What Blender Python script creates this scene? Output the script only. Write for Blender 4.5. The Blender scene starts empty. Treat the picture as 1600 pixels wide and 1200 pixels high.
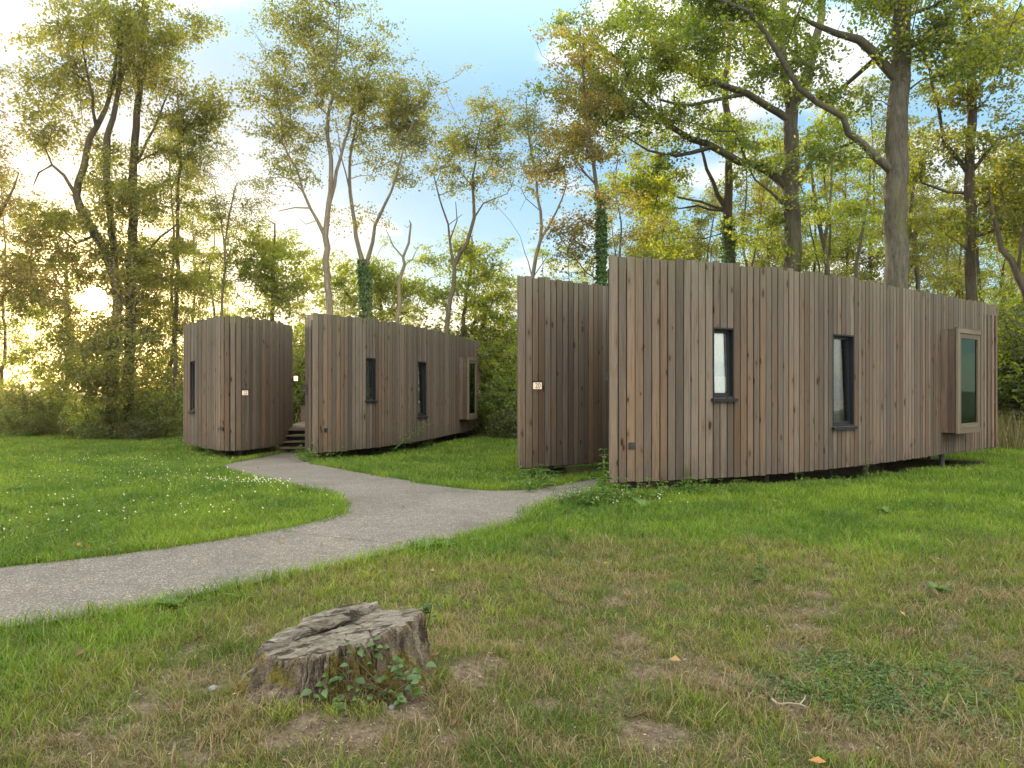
import bpy, bmesh, math, random
import numpy as np
from mathutils import Vector, Matrix
from mathutils.geometry import tessellate_polygon

random.seed(7)
C = bpy.context.scene.collection
EYE, F, HZ, CX = 1.4, 1200.0, 606.0, 800.0
SUN_AZ, SUN_EL = math.atan2(-650, 1200), math.radians(5.8)
SUN = np.array([math.sin(SUN_AZ)*math.cos(SUN_EL), math.cos(SUN_AZ)*math.cos(SUN_EL), math.sin(SUN_EL)])
PI = math.pi

# ---------------------------------------------------------------- helpers
def P(px, py, d):
    return np.array([(px-CX)/F*d, d, EYE+(HZ-py)/F*d])

def sstep(a, b, x):
    t = np.clip((np.asarray(x, float)-a)/(b-a), 0, 1)
    return t*t*(3-2*t)

def vnoise(x, y, s, seed=0):
    x = np.asarray(x, float)*s+seed*17.3; y = np.asarray(y, float)*s+seed*31.7
    xi = np.floor(x); yi = np.floor(y); fx = x-xi; fy = y-yi
    fx = fx*fx*(3-2*fx); fy = fy*fy*(3-2*fy)
    def h(a, b):
        v = np.sin(a*127.1+b*311.7+seed*74.7)*43758.5453
        return v-np.floor(v)
    return (h(xi, yi)*(1-fx)+h(xi+1, yi)*fx)*(1-fy)+(h(xi, yi+1)*(1-fx)+h(xi+1, yi+1)*fx)*fy

def fbm(x, y, s, seed=0, o=3):
    t = 0; a = 1; n = 0
    for k in range(o):
        t = t+a*vnoise(x, y, s*2**k, seed+k); n += a; a *= .5
    return t/n

def H(x, y):
    x = np.asarray(x, float); y = np.asarray(y, float)
    h = -0.21*sstep(9.5, 18.5, y)
    h = h+0.09*np.exp(-(((x+0.22)/.30)**2+((y-3.72)/.28)**2))
    h = h+0.05*np.exp(-(((x+0.85)/.62)**2+((y-3.5)/.42)**2))
    return h

def G(px, py):
    d = EYE*F/(py-HZ)
    for _ in range(12):
        d = (EYE-float(H((px-CX)/F*d, d)))*F/(py-HZ)
    x = (px-CX)/F*d
    return np.array([x, d, float(H(x, d))])

def inpoly(x, y, poly):
    c = np.zeros(len(x), bool); n = len(poly); j = n-1
    for i in range(n):
        xi, yi = poly[i][0], poly[i][1]; xj, yj = poly[j][0], poly[j][1]
        if yi != yj:
            c ^= ((yi > y) != (yj > y)) & (x < (xj-xi)*(y-yi)/(yj-yi)+xi)
        j = i
    return c

def polydist(x, y, poly):
    d = np.full(len(x), 1e9); n = len(poly)
    for i in range(n):
        ax, ay = poly[i][0], poly[i][1]; bx, by = poly[(i+1) % n][0], poly[(i+1) % n][1]
        ex, ey = bx-ax, by-ay; L = ex*ex+ey*ey+1e-12
        t = np.clip(((x-ax)*ex+(y-ay)*ey)/L, 0, 1)
        d = np.minimum(d, np.hypot(x-ax-t*ex, y-ay-t*ey))
    return d

def mesh_np(name, V, loops, starts, mat, parent=None, uv=None, col=None, smooth=False):
    me = bpy.data.meshes.new(name)
    V = np.asarray(V, np.float32); loops = np.asarray(loops, np.int32); starts = np.asarray(starts, np.int32)
    me.vertices.add(len(V)); me.vertices.foreach_set('co', V.ravel())
    me.loops.add(len(loops)); me.loops.foreach_set('vertex_index', loops)
    me.polygons.add(len(starts)); me.polygons.foreach_set('loop_start', starts)
    me.polygons.foreach_set('use_smooth', np.full(len(starts), bool(smooth)))
    if uv is not None:
        l = me.uv_layers.new(name='UVMap'); l.data.foreach_set('uv', np.asarray(uv, np.float32).ravel())
    if col is not None:
        a = me.color_attributes.new('tint', 'FLOAT_COLOR', 'POINT')
        a.data.foreach_set('color', np.asarray(col, np.float32).ravel())
    me.update(calc_edges=True)
    for m in (mat if isinstance(mat, (list, tuple)) else [mat]):
        me.materials.append(m)
    o = bpy.data.objects.new(name, me); C.objects.link(o)
    if parent is not None: o.parent = parent
    return o

class MB:
    """collects polygons with uv; build() links them as one mesh object"""
    def __init__(s): s.v = []; s.f = []; s.u = []
    def poly(s, pts, uvs=None):
        b = len(s.v); s.v += [tuple(p) for p in pts]; s.f.append(list(range(b, b+len(pts))))
        s.u += list(uvs) if uvs is not None else [(0, 0)]*len(pts)
    def faces(s, pts, fs):
        b = len(s.v); s.v += [tuple(p) for p in pts]
        for f in fs:
            s.f.append([b+i for i in f]); s.u += [(pts[i][0], pts[i][2]) for i in f]
    def box8(s, p, uo=(0, 0), lens=(1, 1)):
        # p: 8 corners, bottom ring 0-3 (front-left, front-right, back-right, back-left), top ring 4-7
        b = len(s.v); s.v += [tuple(q) for q in p]
        w, h = lens
        Q = [((0, 1, 5, 4), ((0, 0), (w, 0), (w, h), (0, h))), ((1, 2, 6, 5), ((w, 0), (w+.03, 0), (w+.03, h), (w, h))),
             ((2, 3, 7, 6), ((w, 0), (0, 0), (0, h), (w, h))), ((3, 0, 4, 7), ((-.03, 0), (0, 0), (0, h), (-.03, h))),
             ((4, 5, 6, 7), ((0, h), (w, h), (w, h+.03), (0, h+.03))), ((3, 2, 1, 0), ((0, 0), (w, 0), (w, .03), (0, .03)))]
        for f, uv in Q:
            s.f.append([b+i for i in f]); s.u += [(a+uo[0], c+uo[1]) for a, c in uv]
    def obox(s, c, t, n, su, sn, z0, z1, vert=True):
        """box centred at c (x,y), half extents su along t and sn along n, z0..z1"""
        c = np.array(c[:2]); t = np.array(t[:2]); n = np.array(n[:2])
        r = [c-t*su+n*sn, c+t*su+n*sn, c+t*su-n*sn, c-t*su-n*sn]
        p = [(*q, z0) for q in r]+[(*q, z1) for q in r]
        uo = (random.random()*9, random.random()*50)
        if vert: s.box8(p, uo, (2*su, z1-z0))
        else:    # grain runs along t
            b = len(s.f); k = len(s.u); s.box8(p, (0, 0), (2*su, z1-z0))
            s.u[k:] = [(v+uo[0], u+uo[1]) for u, v in s.u[k:]]
    def build(s, name, mat, parent=None, smooth=False):
        loops = [i for f in s.f for i in f]; st = np.cumsum([0]+[len(f) for f in s.f])[:-1]
        return mesh_np(name, s.v, loops, st, mat, parent, s.u, None, smooth)

def tag(o, label=None, cat=None, group=None, kind=None):
    if label: o['label'] = label
    if cat: o['category'] = cat
    if group: o['group'] = group
    if kind: o['kind'] = kind
    return o

def empty(name, loc, label, cat, group=None, rz=0):
    o = bpy.data.objects.new(name, None); C.objects.link(o); o.location = tuple(loc)
    o.rotation_euler = (0, 0, rz); o.empty_display_size = .2
    return tag(o, label, cat, group)

def copy_tree(o, parent=None):
    c = o.copy(); C.objects.link(c)
    if parent is not None: c.parent = parent
    for ch in list(o.children): copy_tree(ch, c)
    return c

# ---------------------------------------------------------------- materials
def mat(name):
    m = bpy.data.materials.new(name); m.use_nodes = True
    nt = m.node_tree; nt.nodes.clear()
    return m, nt, nt.nodes, nt.links

def N(nt, t, **k):
    n = nt.nodes.new(t)
    for a, b in k.items():
        if hasattr(n, a): setattr(n, a, b)
        else: n.inputs[a].default_value = b
    return n

def ramp(nt, stops, fac=None, interp='LINEAR'):
    r = nt.nodes.new('ShaderNodeValToRGB'); r.color_ramp.interpolation = interp
    e = r.color_ramp.elements
    while len(e) < len(stops): e.new(0.5)
    for i, (p, c) in enumerate(stops):
        e[i].position = p; e[i].color = (*c, 1) if len(c) == 3 else c
    if fac is not None: nt.links.new(fac, r.inputs[0])
    return r

def math_(nt, op, a, b=None, clamp=False):
    n = nt.nodes.new('ShaderNodeMath'); n.operation = op; n.use_clamp = clamp
    for i, v in enumerate((a, b)):
        if v is None: continue
        if isinstance(v, (int, float)): n.inputs[i].default_value = v
        else: nt.links.new(v, n.inputs[i])
    return n.outputs[0]

def mixc(nt, fac, a, b, mode='MIX'):
    n = nt.nodes.new('ShaderNodeMix'); n.data_type = 'RGBA'; n.blend_type = mode; n.clamp_factor = True
    for i, v in ((0, fac), (6, a), (7, b)):
        if isinstance(v, (int, float)): n.inputs[i].default_value = v
        elif isinstance(v, tuple): n.inputs[i].default_value = (*v, 1)
        else: nt.links.new(v, n.inputs[i])
    return n.outputs[2]

def noise(nt, vec, scale, detail=4, rough=.55, dist=0):
    n = N(nt, 'ShaderNodeTexNoise'); n.inputs['Scale'].default_value = scale; n.inputs['Detail'].default_value = detail
    n.inputs['Roughness'].default_value = rough; n.inputs['Distortion'].default_value = dist
    if vec is not None: nt.links.new(vec, n.inputs['Vector'])
    return n

def mapping(nt, vec, scale=(1, 1, 1), loc=(0, 0, 0)):
    m = N(nt, 'ShaderNodeMapping'); m.inputs['Scale'].default_value = scale; m.inputs['Location'].default_value = loc
    nt.links.new(vec, m.inputs['Vector']); return m.outputs[0]

def bsdf(nt, color, rough=.8, spec=.2, bump=None, bstr=.3, bdist=.01):
    p = N(nt, 'ShaderNodeBsdfPrincipled'); o = N(nt, 'ShaderNodeOutputMaterial')
    if isinstance(color, tuple): p.inputs['Base Color'].default_value = (*color, 1)
    else: nt.links.new(color, p.inputs['Base Color'])
    if isinstance(rough, (int, float)): p.inputs['Roughness'].default_value = rough
    else: nt.links.new(rough, p.inputs['Roughness'])
    p.inputs['Specular IOR Level'].default_value = spec
    if bump is not None:
        b = N(nt, 'ShaderNodeBump'); b.inputs['Strength'].default_value = bstr; b.inputs['Distance'].default_value = bdist
        nt.links.new(bump, b.inputs['Height']); nt.links.new(b.outputs[0], p.inputs['Normal'])
    nt.links.new(p.outputs[0], o.inputs[0]); return p

def plain(name, color, rough=.6, spec=.3):
    m, nt, n, l = mat(name); bsdf(nt, color, rough, spec); return m

def mat_wood(name, greys, browns, mix_bias=0.0, knots=True):
    m, nt, n, l = mat(name)
    uv = N(nt, 'ShaderNodeTexCoord').outputs['UV']
    geo = N(nt, 'ShaderNodeNewGeometry'); rpi = geo.outputs['Random Per Island']
    obj = N(nt, 'ShaderNodeTexCoord').outputs['Object']
    sep = N(nt, 'ShaderNodeSeparateXYZ'); l.new(obj, sep.inputs[0])
    big = noise(nt, mapping(nt, uv, (5, .55, 1)), 1, 3, .6)
    grain = noise(nt, mapping(nt, uv, (75, 1.6, 1)), 1, 5, .65, .6)
    fine = noise(nt, mapping(nt, uv, (260, 5, 1)), 1, 3, .6)
    # weathered grey against the browner wood, board by board and along each board
    f = math_(nt, 'ADD', math_(nt, 'MULTIPLY', rpi, .7), math_(nt, 'MULTIPLY', math_(nt, 'SUBTRACT', big.outputs[0], .5), .9))
    zz = N(nt, 'ShaderNodeMapRange'); l.new(sep.outputs[2], zz.inputs[0])
    zz.inputs[1].default_value = .4; zz.inputs[2].default_value = 3.0; zz.inputs[3].default_value = .14; zz.inputs[4].default_value = -.16
    f = math_(nt, 'ADD', math_(nt, 'ADD', f, zz.outputs[0]), mix_bias)
    base = ramp(nt, [(.12, greys[0]), (.45, greys[1]), (.66, browns[0]), (.98, browns[1])], f).outputs[0]
    g = ramp(nt, [(.28, (.5, .48, .46)), (.52, (1, 1, 1)), (.75, (1.3, 1.28, 1.26))], grain.outputs[0]).outputs[0]
    base = mixc(nt, .85, base, g, 'MULTIPLY')
    # board to board value
    h2 = math_(nt, 'FRACT', math_(nt, 'MULTIPLY', rpi, 37.7))
    vb = ramp(nt, [(0, (.68, .67, .67)), (.5, (.98, .98, .98)), (1, (1.5, 1.5, 1.5))], h2).outputs[0]
    base = mixc(nt, 1, base, vb, 'MULTIPLY')
    hgt = grain.outputs[0]
    if knots:
        vo = N(nt, 'ShaderNodeTexVoronoi'); vo.inputs['Scale'].default_value = 1; vo.inputs['Randomness'].default_value = 1
        warp = mapping(nt, uv, (8.6, 3.4, 1))
        nw = noise(nt, mapping(nt, uv, (30, 12, 1)), 1, 2)
        add = N(nt, 'ShaderNodeVectorMath', operation='MULTIPLY_ADD'); l.new(nw.outputs['Color'], add.inputs[0]); add.inputs[1].default_value = (.14, .10, 0); l.new(warp, add.inputs[2])
        l.new(add.outputs[0], vo.inputs['Vector'])
        cs = N(nt, 'ShaderNodeSeparateColor'); l.new(vo.outputs['Color'], cs.inputs[0])
        on = math_(nt, 'GREATER_THAN', cs.outputs[0], .36)
        size = math_(nt, 'ADD', math_(nt, 'MULTIPLY', cs.outputs[1], .13), .06)
        d = math_(nt, 'DIVIDE', vo.outputs['Distance'], size)
        core = ramp(nt, [(.55, (1, 1, 1)), (1.0, (0, 0, 0))], math_(nt, 'MULTIPLY', d, .7)).outputs[0]
        halo = ramp(nt, [(.2, (1, 1, 1)), (1.0, (0, 0, 0))], math_(nt, 'MULTIPLY', d, .28)).outputs[0]
        hc = math_(nt, 'MULTIPLY', math_(nt, 'MULTIPLY', halo, on), .6)
        base = mixc(nt, hc, base, (.085, .05, .03))
        base = mixc(nt, math_(nt, 'MULTIPLY', math_(nt, 'MULTIPLY', core, on), .95), base, (.014, .009, .007))
    # pale scuffs and dark streaks running down
    st = noise(nt, mapping(nt, uv, (28, .8, 1), (3, 7, 0)), 1, 4, .7)
    base = mixc(nt, ramp(nt, [(.56, (0, 0, 0)), (.74, (.75, .75, .75))], st.outputs[0]).outputs[0], base, (.032, .024, .019))
    st2 = noise(nt, mapping(nt, uv, (40, 2.2, 1), (13, 1, 0)), 1, 4, .7)
    base = mixc(nt, ramp(nt, [(.62, (0, 0, 0)), (.76, (.35, .35, .35))], st2.outputs[0]).outputs[0], base, (.15, .138, .125))
    sd = N(nt, 'ShaderNodeMapRange'); l.new(sep.outputs[2], sd.inputs[0])
    sd.inputs[1].default_value = .16; sd.inputs[2].default_value = .62; sd.inputs[3].default_value = .85; sd.inputs[4].default_value = 0
    sn = noise(nt, mapping(nt, uv, (22, 3.5, 1), (1, 9, 0)), 1, 4, .7)
    base = mixc(nt, math_(nt, 'MULTIPLY', sd.outputs[0], ramp(nt, [(.35, (0, 0, 0)), (.62, (1, 1, 1))], sn.outputs[0]).outputs[0]), base, (.045, .038, .031))
    # green algae near the exposed upper edge
    al = N(nt, 'ShaderNodeMapRange'); l.new(sep.outputs[2], al.inputs[0])
    al.inputs[1].default_value = 2.55; al.inputs[2].default_value = 3.1; al.inputs[3].default_value = 0; al.inputs[4].default_value = .34
    base = mixc(nt, math_(nt, 'MULTIPLY', al.outputs[0], noise(nt, obj, 1.1, 3).outputs[0]), base, (.11, .125, .075))
    bsdf(nt, base, .86, .18, math_(nt, 'ADD', hgt, math_(nt, 'MULTIPLY', fine.outputs[0], .5)), .35, .004)
    return m

def mat_leaf(name, cols, tr, tmix=.62, ns=.5, spread=.55):
    """cols: ramp stops of leaf colour, tr: tint of the light coming through"""
    m, nt, n, l = mat(name)
    geo = N(nt, 'ShaderNodeNewGeometry'); obj = N(nt, 'ShaderNodeTexCoord').outputs['Object']
    nz = noise(nt, obj, ns, 2, .5)
    f = math_(nt, 'ADD', math_(nt, 'MULTIPLY', geo.outputs['Random Per Island'], spread),
              math_(nt, 'MULTIPLY', nz.outputs[0], 1.6*(1-spread)), True)
    f = math_(nt, 'SUBTRACT', f, .3*(1-spread))
    c = ramp(nt, cols, f).outputs[0]
    d = N(nt, 'ShaderNodeBsdfDiffuse'); l.new(c, d.inputs[0])
    t = N(nt, 'ShaderNodeBsdfTranslucent'); l.new(mixc(nt, 1, c, tr, 'MULTIPLY'), t.inputs[0])
    mx = N(nt, 'ShaderNodeMixShader'); mx.inputs[0].default_value = tmix; l.new(d.outputs[0], mx.inputs[1]); l.new(t.outputs[0], mx.inputs[2])
    gl = N(nt, 'ShaderNodeBsdfGlossy'); gl.inputs['Roughness'].default_value = .45; gl.inputs[0].default_value = (.9, .9, .9, 1)
    m2 = N(nt, 'ShaderNodeMixShader'); m2.inputs[0].default_value = .035; l.new(mx.outputs[0], m2.inputs[1]); l.new(gl.outputs[0], m2.inputs[2])
    o = N(nt, 'ShaderNodeOutputMaterial'); l.new(m2.outputs[0], o.inputs[0]); return m

def mat_blade(name, tmix=.4):
    m, nt, n, l = mat(name)
    a = N(nt, 'ShaderNodeAttribute'); a.attribute_name = 'tint'
    d = N(nt, 'ShaderNodeBsdfDiffuse'); l.new(a.outputs[0], d.inputs[0])
    t = N(nt, 'ShaderNodeBsdfTranslucent'); l.new(mixc(nt, 1, a.outputs[0], (1.5, 1.5, .8), 'MULTIPLY'), t.inputs[0])
    mx = N(nt, 'ShaderNodeMixShader'); mx.inputs[0].default_value = tmix; l.new(d.outputs[0], mx.inputs[1]); l.new(t.outputs[0], mx.inputs[2])
    gl = N(nt, 'ShaderNodeBsdfGlossy'); gl.inputs['Roughness'].default_value = .5
    m2 = N(nt, 'ShaderNodeMixShader'); m2.inputs[0].default_value = .02; l.new(mx.outputs[0], m2.inputs[1]); l.new(gl.outputs[0], m2.inputs[2])
    o = N(nt, 'ShaderNodeOutputMaterial'); l.new(m2.outputs[0], o.inputs[0]); return m

def mat_bark(name, c0, c1, moss=0.0, scale=1.0, bump=.6):
    m, nt, n, l = mat(name); obj = N(nt, 'ShaderNodeTexCoord').outputs['Object']
    r = noise(nt, mapping(nt, obj, (16*scale, 16*scale, 2.6*scale)), 1, 7, .72, .7)
    b = noise(nt, obj, .8, 3)
    c = ramp(nt, [(.3, c0), (.62, c1)], r.outputs[0]).outputs[0]
    c = mixc(nt, .5, c, ramp(nt, [(.3, (.7, .7, .7)), (.7, (1.25, 1.25, 1.2))], b.outputs[0]).outputs[0], 'MULTIPLY')
    if moss:
        ms = noise(nt, mapping(nt, obj, (1.5, 1.5, .6), (5, 2, 1)), 1, 4)
        c = mixc(nt, ramp(nt, [(.5, (0, 0, 0)), (.68, (moss,)*3)], ms.outputs[0]).outputs[0], c, (.11, .12, .035))
    bsdf(nt, c, .9, .1, r.outputs[0], bump, .03); return m

M = {}
M['wood'] = mat_wood('weathered_larch', [(.080, .067, .056), (.085, .067, .053)], [(.094, .066, .047), (.098, .062, .039)])
M['wood_dark'] = mat_wood('dark_larch', [(.065, .055, .048), (.078, .06, .048)], [(.068, .048, .036), (.072, .045, .031)], .15, False)  # darker brown boards for the bay sides, rails and steps
M['trim'] = mat_wood('window_trim', [(.085, .074, .058), (.085, .07, .052)], [(.075, .06, .043), (.066, .051, .035)], 0, False)
M['membrane'] = plain('black_membrane', (.012, .012, .012), .8, .1)
M['metal'] = plain('anthracite_metal', (.010, .012, .015), .45, .18)
M['black'] = plain('black_plastic', (.015, .015, .016), .5, .4)
M['steel'] = plain('dark_steel_post', (.05, .05, .048), .6, .4)
M['roof'] = plain('roof_felt', (.07, .075, .06), .9, .1)
M['blind'] = plain('white_blind', (.72, .73, .75), .8, .1)
M['curtain'] = plain('pale_curtain', (.62, .63, .64), .9, .05)
M['inside'] = plain('dim_interior', (.10, .09, .08), .9, .05)

def mat_glass(name, tint, lo=.16, refl=(.9, .95, .97)):
    m, nt, n, l = mat(name)
    t = N(nt, 'ShaderNodeBsdfTransparent'); t.inputs[0].default_value = (*tint, 1)
    g = N(nt, 'ShaderNodeBsdfGlossy'); g.inputs['Roughness'].default_value = .015; g.inputs[0].default_value = (*refl, 1)
    fr = N(nt, 'ShaderNodeFresnel'); fr.inputs[0].default_value = 1.5
    obj = N(nt, 'ShaderNodeTexCoord').outputs['Object']
    b = N(nt, 'ShaderNodeBump'); b.inputs['Strength'].default_value = .04; b.inputs['Distance'].default_value = .02
    l.new(noise(nt, obj, 3, 1).outputs[0], b.inputs['Height']); l.new(b.outputs[0], g.inputs['Normal'])
    mx = N(nt, 'ShaderNodeMixShader'); l.new(math_(nt, 'ADD', math_(nt, 'MULTIPLY', fr.outputs[0], .9), lo, True), mx.inputs[0])
    l.new(t.outputs[0], mx.inputs[1]); l.new(g.outputs[0], mx.inputs[2])
    o = N(nt, 'ShaderNodeOutputMaterial'); l.new(mx.outputs[0], o.inputs[0]); return m
M['glass'] = mat_glass('window_glass', (.8, .84, .86), .03)
M['green_glass'] = mat_glass('tinted_glass', (.16, .26, .24), .0, (.42, .66, .58))

def emit(name, col, s):
    m, nt, n, l = mat(name); e = N(nt, 'ShaderNodeEmission'); e.inputs[0].default_value = (*col, 1); e.inputs[1].default_value = s
    o = N(nt, 'ShaderNodeOutputMaterial'); l.new(e.outputs[0], o.inputs[0]); return m
M['lit_plate'] = emit('lit_number_plate', (1, .80, .55), .55)
M['lamp'] = emit('warm_lamp', (1, .55, .22), 4)

def mat_ground():
    m, nt, n, l = mat('ground_soil'); obj = N(nt, 'ShaderNodeTexCoord').outputs['Object']
    a = N(nt, 'ShaderNodeAttribute'); a.attribute_name = 'tint'
    n1 = noise(nt, obj, 3.5, 6, .65); n2 = noise(nt, obj, 30, 5, .7); n3 = noise(nt, obj, 140, 3, .7)
    soil = ramp(nt, [(.3, (.045, .033, .024)), (.5, (.11, .085, .063)), (.72, (.19, .155, .118))], n2.outputs[0]).outputs[0]
    sp = ramp(nt, [(.62, (0, 0, 0)), (.70, (1, 1, 1))], n3.outputs[0]).outputs[0]
    soil = mixc(nt, math_(nt, 'MULTIPLY', sp, .55), soil, (.22, .19, .15))
    thatch = ramp(nt, [(.3, (.022, .032, .009)), (.55, (.045, .056, .016)), (.75, (.10, .09, .04))], n2.outputs[0]).outputs[0]
    s = N(nt, 'ShaderNodeSeparateColor'); l.new(a.outputs[0], s.inputs[0])
    f = math_(nt, 'ADD', s.outputs[0], math_(nt, 'MULTIPLY', math_(nt, 'SUBTRACT', n1.outputs[0], .5), .9), True)
    c = mixc(nt, f, thatch, soil)
    bsdf(nt, c, .95, .08, math_(nt, 'ADD', n2.outputs[0], math_(nt, 'MULTIPLY', n3.outputs[0], .6)), .9, .02); return m
M['ground'] = mat_ground()

def mat_path():
    m, nt, n, l = mat('exposed_aggregate'); obj = N(nt, 'ShaderNodeTexCoord').outputs['Object']
    v = N(nt, 'ShaderNodeTexVoronoi'); v.inputs['Scale'].default_value = 115; l.new(obj, v.inputs['Vector'])
    cs = N(nt, 'ShaderNodeSeparateColor'); l.new(v.outputs['Color'], cs.inputs[0])
    c = ramp(nt, [(0, (.048, .0455, .042)), (.3, (.088, .080, .071)), (.7, (.118, .107, .095)), (.93, (.165, .150, .132)), (1, (.30, .285, .26))], cs.outputs[0]).outputs[0]
    b = noise(nt, obj, .75, 6, .68, .4); f2 = noise(nt, obj, 9, 5, .68)
    c = mixc(nt, 1, c, ramp(nt, [(.3, (.70, .69, .67)), (.5, (.97, .97, .97)), (.68, (1.15, 1.14, 1.13))], b.outputs[0]).outputs[0], 'MULTIPLY')
    c = mixc(nt, .6, c, ramp(nt, [(.35, (.8, .79, .77)), (.65, (1.1, 1.1, 1.1))], f2.outputs[0]).outputs[0], 'MULTIPLY')
    gap = ramp(nt, [(.0, (1, 1, 1)), (.55, (.9, .9, .9)), (.8, (.5, .5, .5))], v.outputs['Distance']).outputs[0]
    c = mixc(nt, .6, c, gap, 'MULTIPLY')
    bsdf(nt, c, .8, .25, math_(nt, 'SUBTRACT', 1.0, v.outputs['Distance']), .6, .006); return m
M['path'] = mat_path()
M['joint'] = plain('joint_dirt', (.06, .054, .046), .95, .05)

M['bark_oak'] = mat_bark('oak_bark', (.022, .020, .016), (.088, .081, .066), .35)
M['bark_grey'] = mat_bark('grey_bark', (.04, .035, .028), (.115, .10, .078), .25, 1.3, .4)
M['bark_pale'] = mat_bark('pale_bark', (.065, .055, .043), (.175, .15, .115), .2, 1.2, .3)
M['bark_dark'] = mat_bark('dark_bark', (.024, .02, .015), (.07, .058, .044), .45)
M['lf_oak'] = mat_leaf('oak_leaves', [(0, (.020, .040, .009)), (.4, (.042, .072, .013)), (.68, (.075, .10, .016)), (.9, (.15, .14, .018)), (1, (.20, .15, .022))], (3.5, 3.2, .8))
M['lf_aspen'] = mat_leaf('aspen_leaves', [(0, (.038, .056, .018)), (.5, (.07, .085, .024)), (.8, (.11, .108, .028)), (1, (.18, .13, .036))], (3.0, 2.8, .8))
M['lf_rust'] = mat_leaf('rusty_leaves', [(0, (.04, .055, .016)), (.45, (.075, .078, .022)), (.78, (.13, .095, .028)), (1, (.20, .10, .03))], (2.8, 2.4, .8))
M['lf_maple'] = mat_leaf('maple_leaves', [(0, (.028, .046, .012)), (.45, (.052, .072, .016)), (.8, (.092, .098, .02)), (1, (.14, .115, .022))], (4.2, 3.5, .7))
M['lf_bright'] = mat_leaf('bright_leaves', [(0, (.042, .07, .013)), (.45, (.075, .108, .018)), (.8, (.12, .135, .022)), (1, (.17, .15, .022))], (3.8, 3.4, .8))
M['lf_bush'] = mat_leaf('shrub_leaves', [(0, (.03, .055, .013)), (.45, (.055, .088, .018)), (.8, (.095, .118, .024)), (1, (.16, .14, .035))], (3.4, 3.0, .8))
M['lf_hedge'] = mat_leaf('hedge_leaves', [(0, (.016, .028, .008)), (.5, (.032, .048, .012)), (.85, (.06, .068, .016)), (1, (.11, .085, .02))], (4.0, 3.4, .7))
M['lf_ivy'] = mat_leaf('ivy_leaves', [(0, (.02, .055, .012)), (.6, (.04, .10, .02)), (1, (.08, .14, .03))], (1.4, 1.5, .8), .3)
M['lf_nettle'] = mat_leaf('nettle_leaves', [(0, (.03, .07, .012)), (.6, (.055, .115, .018)), (1, (.11, .17, .03))], (1.5, 1.6, .8), .35)
M['lf_bramble'] = mat_leaf('bramble_leaves', [(0, (.014, .04, .004)), (.6, (.03, .07, .006)), (.9, (.055, .10, .01)), (1, (.2, .18, .04))], (1.4, 1.5, .4), .3)
M['stem'] = plain('plant_stem', (.08, .10, .035), .8, .1)
M['twig'] = plain('bramble_stem', (.055, .035, .022), .8, .1)
M['blade'] = mat_blade('grass_blades')
M['clover_leaf'] = mat_leaf('clover_leaves', [(0, (.018, .05, .006)), (.6, (.036, .085, .009)), (1, (.07, .125, .015))], (1.4, 1.5, .8), .35)
M['petal'] = mat_leaf('clover_heads', [(0, (.55, .52, .42)), (.7, (.72, .69, .6)), (1, (.6, .45, .3))], (1, 1, 1), .3)
M['litter'] = mat_leaf('dry_litter', [(0, (.06, .045, .035)), (.45, (.12, .09, .065)), (.8, (.20, .16, .115)), (.96, (.30, .25, .18)), (1, (.34, .14, .05))], (1, 1, 1), .1, 2, .9)
M['fallen'] = mat_leaf('fallen_leaf', [(0, (.06, .035, .02)), (.5, (.13, .075, .03)), (.8, (.24, .15, .04)), (1, (.30, .12, .03))], (1.2, 1.2, 1), .2, 2, .95)
M['dry_twig'] = plain('dry_twig_bark', (.20, .17, .135), .9, .1)
M['stone'] = plain('grey_pebble', (.13, .135, .14), .8, .2)

# ---------------------------------------------------------------- ground and path
PATH_PX_FRONT = [(-900, 1110), (-560, 1062), (-260, 1020), (0, 985), (100, 972), (200, 955), (300, 934), (400, 912), (500, 892), (600, 868), (665, 851), (725, 843), (785, 828), (818, 815), (833, 806), (834, 800), (842, 795), (862, 789), (885, 783), (910, 778), (938, 772)]
PATH_PX_BACK = [(945, 747), (905, 753), (862, 762), (785, 770), (700, 763), (640, 752), (560, 739), (505, 728), (474, 718), (478, 711), (486, 706), (455, 705), (438, 709), (400, 717), (362, 724), (342, 728), (345, 735), (370, 743), (420, 755), (470, 765), (520, 777), (538, 788), (540, 797), (520, 808), (480, 820), (420, 832), (350, 845), (250, 860), (150, 873), (50, 884), (0, 889), (-260, 912), (-560, 938), (-900, 968)]
PATH = [G(*p)[:2] for p in PATH_PX_FRONT+PATH_PX_BACK]
def smooth_poly(pts, it=2):
    pts = [np.array(p) for p in pts]
    for _ in range(it):
        q = []
        for i in range(len(pts)):
            a, b = pts[i], pts[(i+1) % len(pts)]; q += [a*.75+b*.25, a*.25+b*.75]
        pts = q
    return pts
PATH = smooth_poly(PATH)

BARE = [(560, 1150, .30), (735, 1050, .28), (770, 1030, .22), (300, 1192, .22), (985, 1000, .26), (1010, 1052, .30), (1300, 885, .2), (1293, 905, .22), (1282, 930, .22), (1268, 955, .24), (1255, 985, .26), (1240, 1015, .2),
        (1235, 1105, .22), (1010, 1150, .30), (390, 1090, .20), (225, 1110, .16), (330, 1075, .18), (480, 1135, .22), (640, 1110, .25), (1340, 1170, .2), (960, 940, .2), (120, 1150, .14), (430, 1160, .2), (1130, 1060, .16), (700, 1160, .18), (850, 1100, .16), (1480, 980, .14)]
BARE = [(*G(a, b)[:2], r) for a, b, r in BARE]

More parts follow.
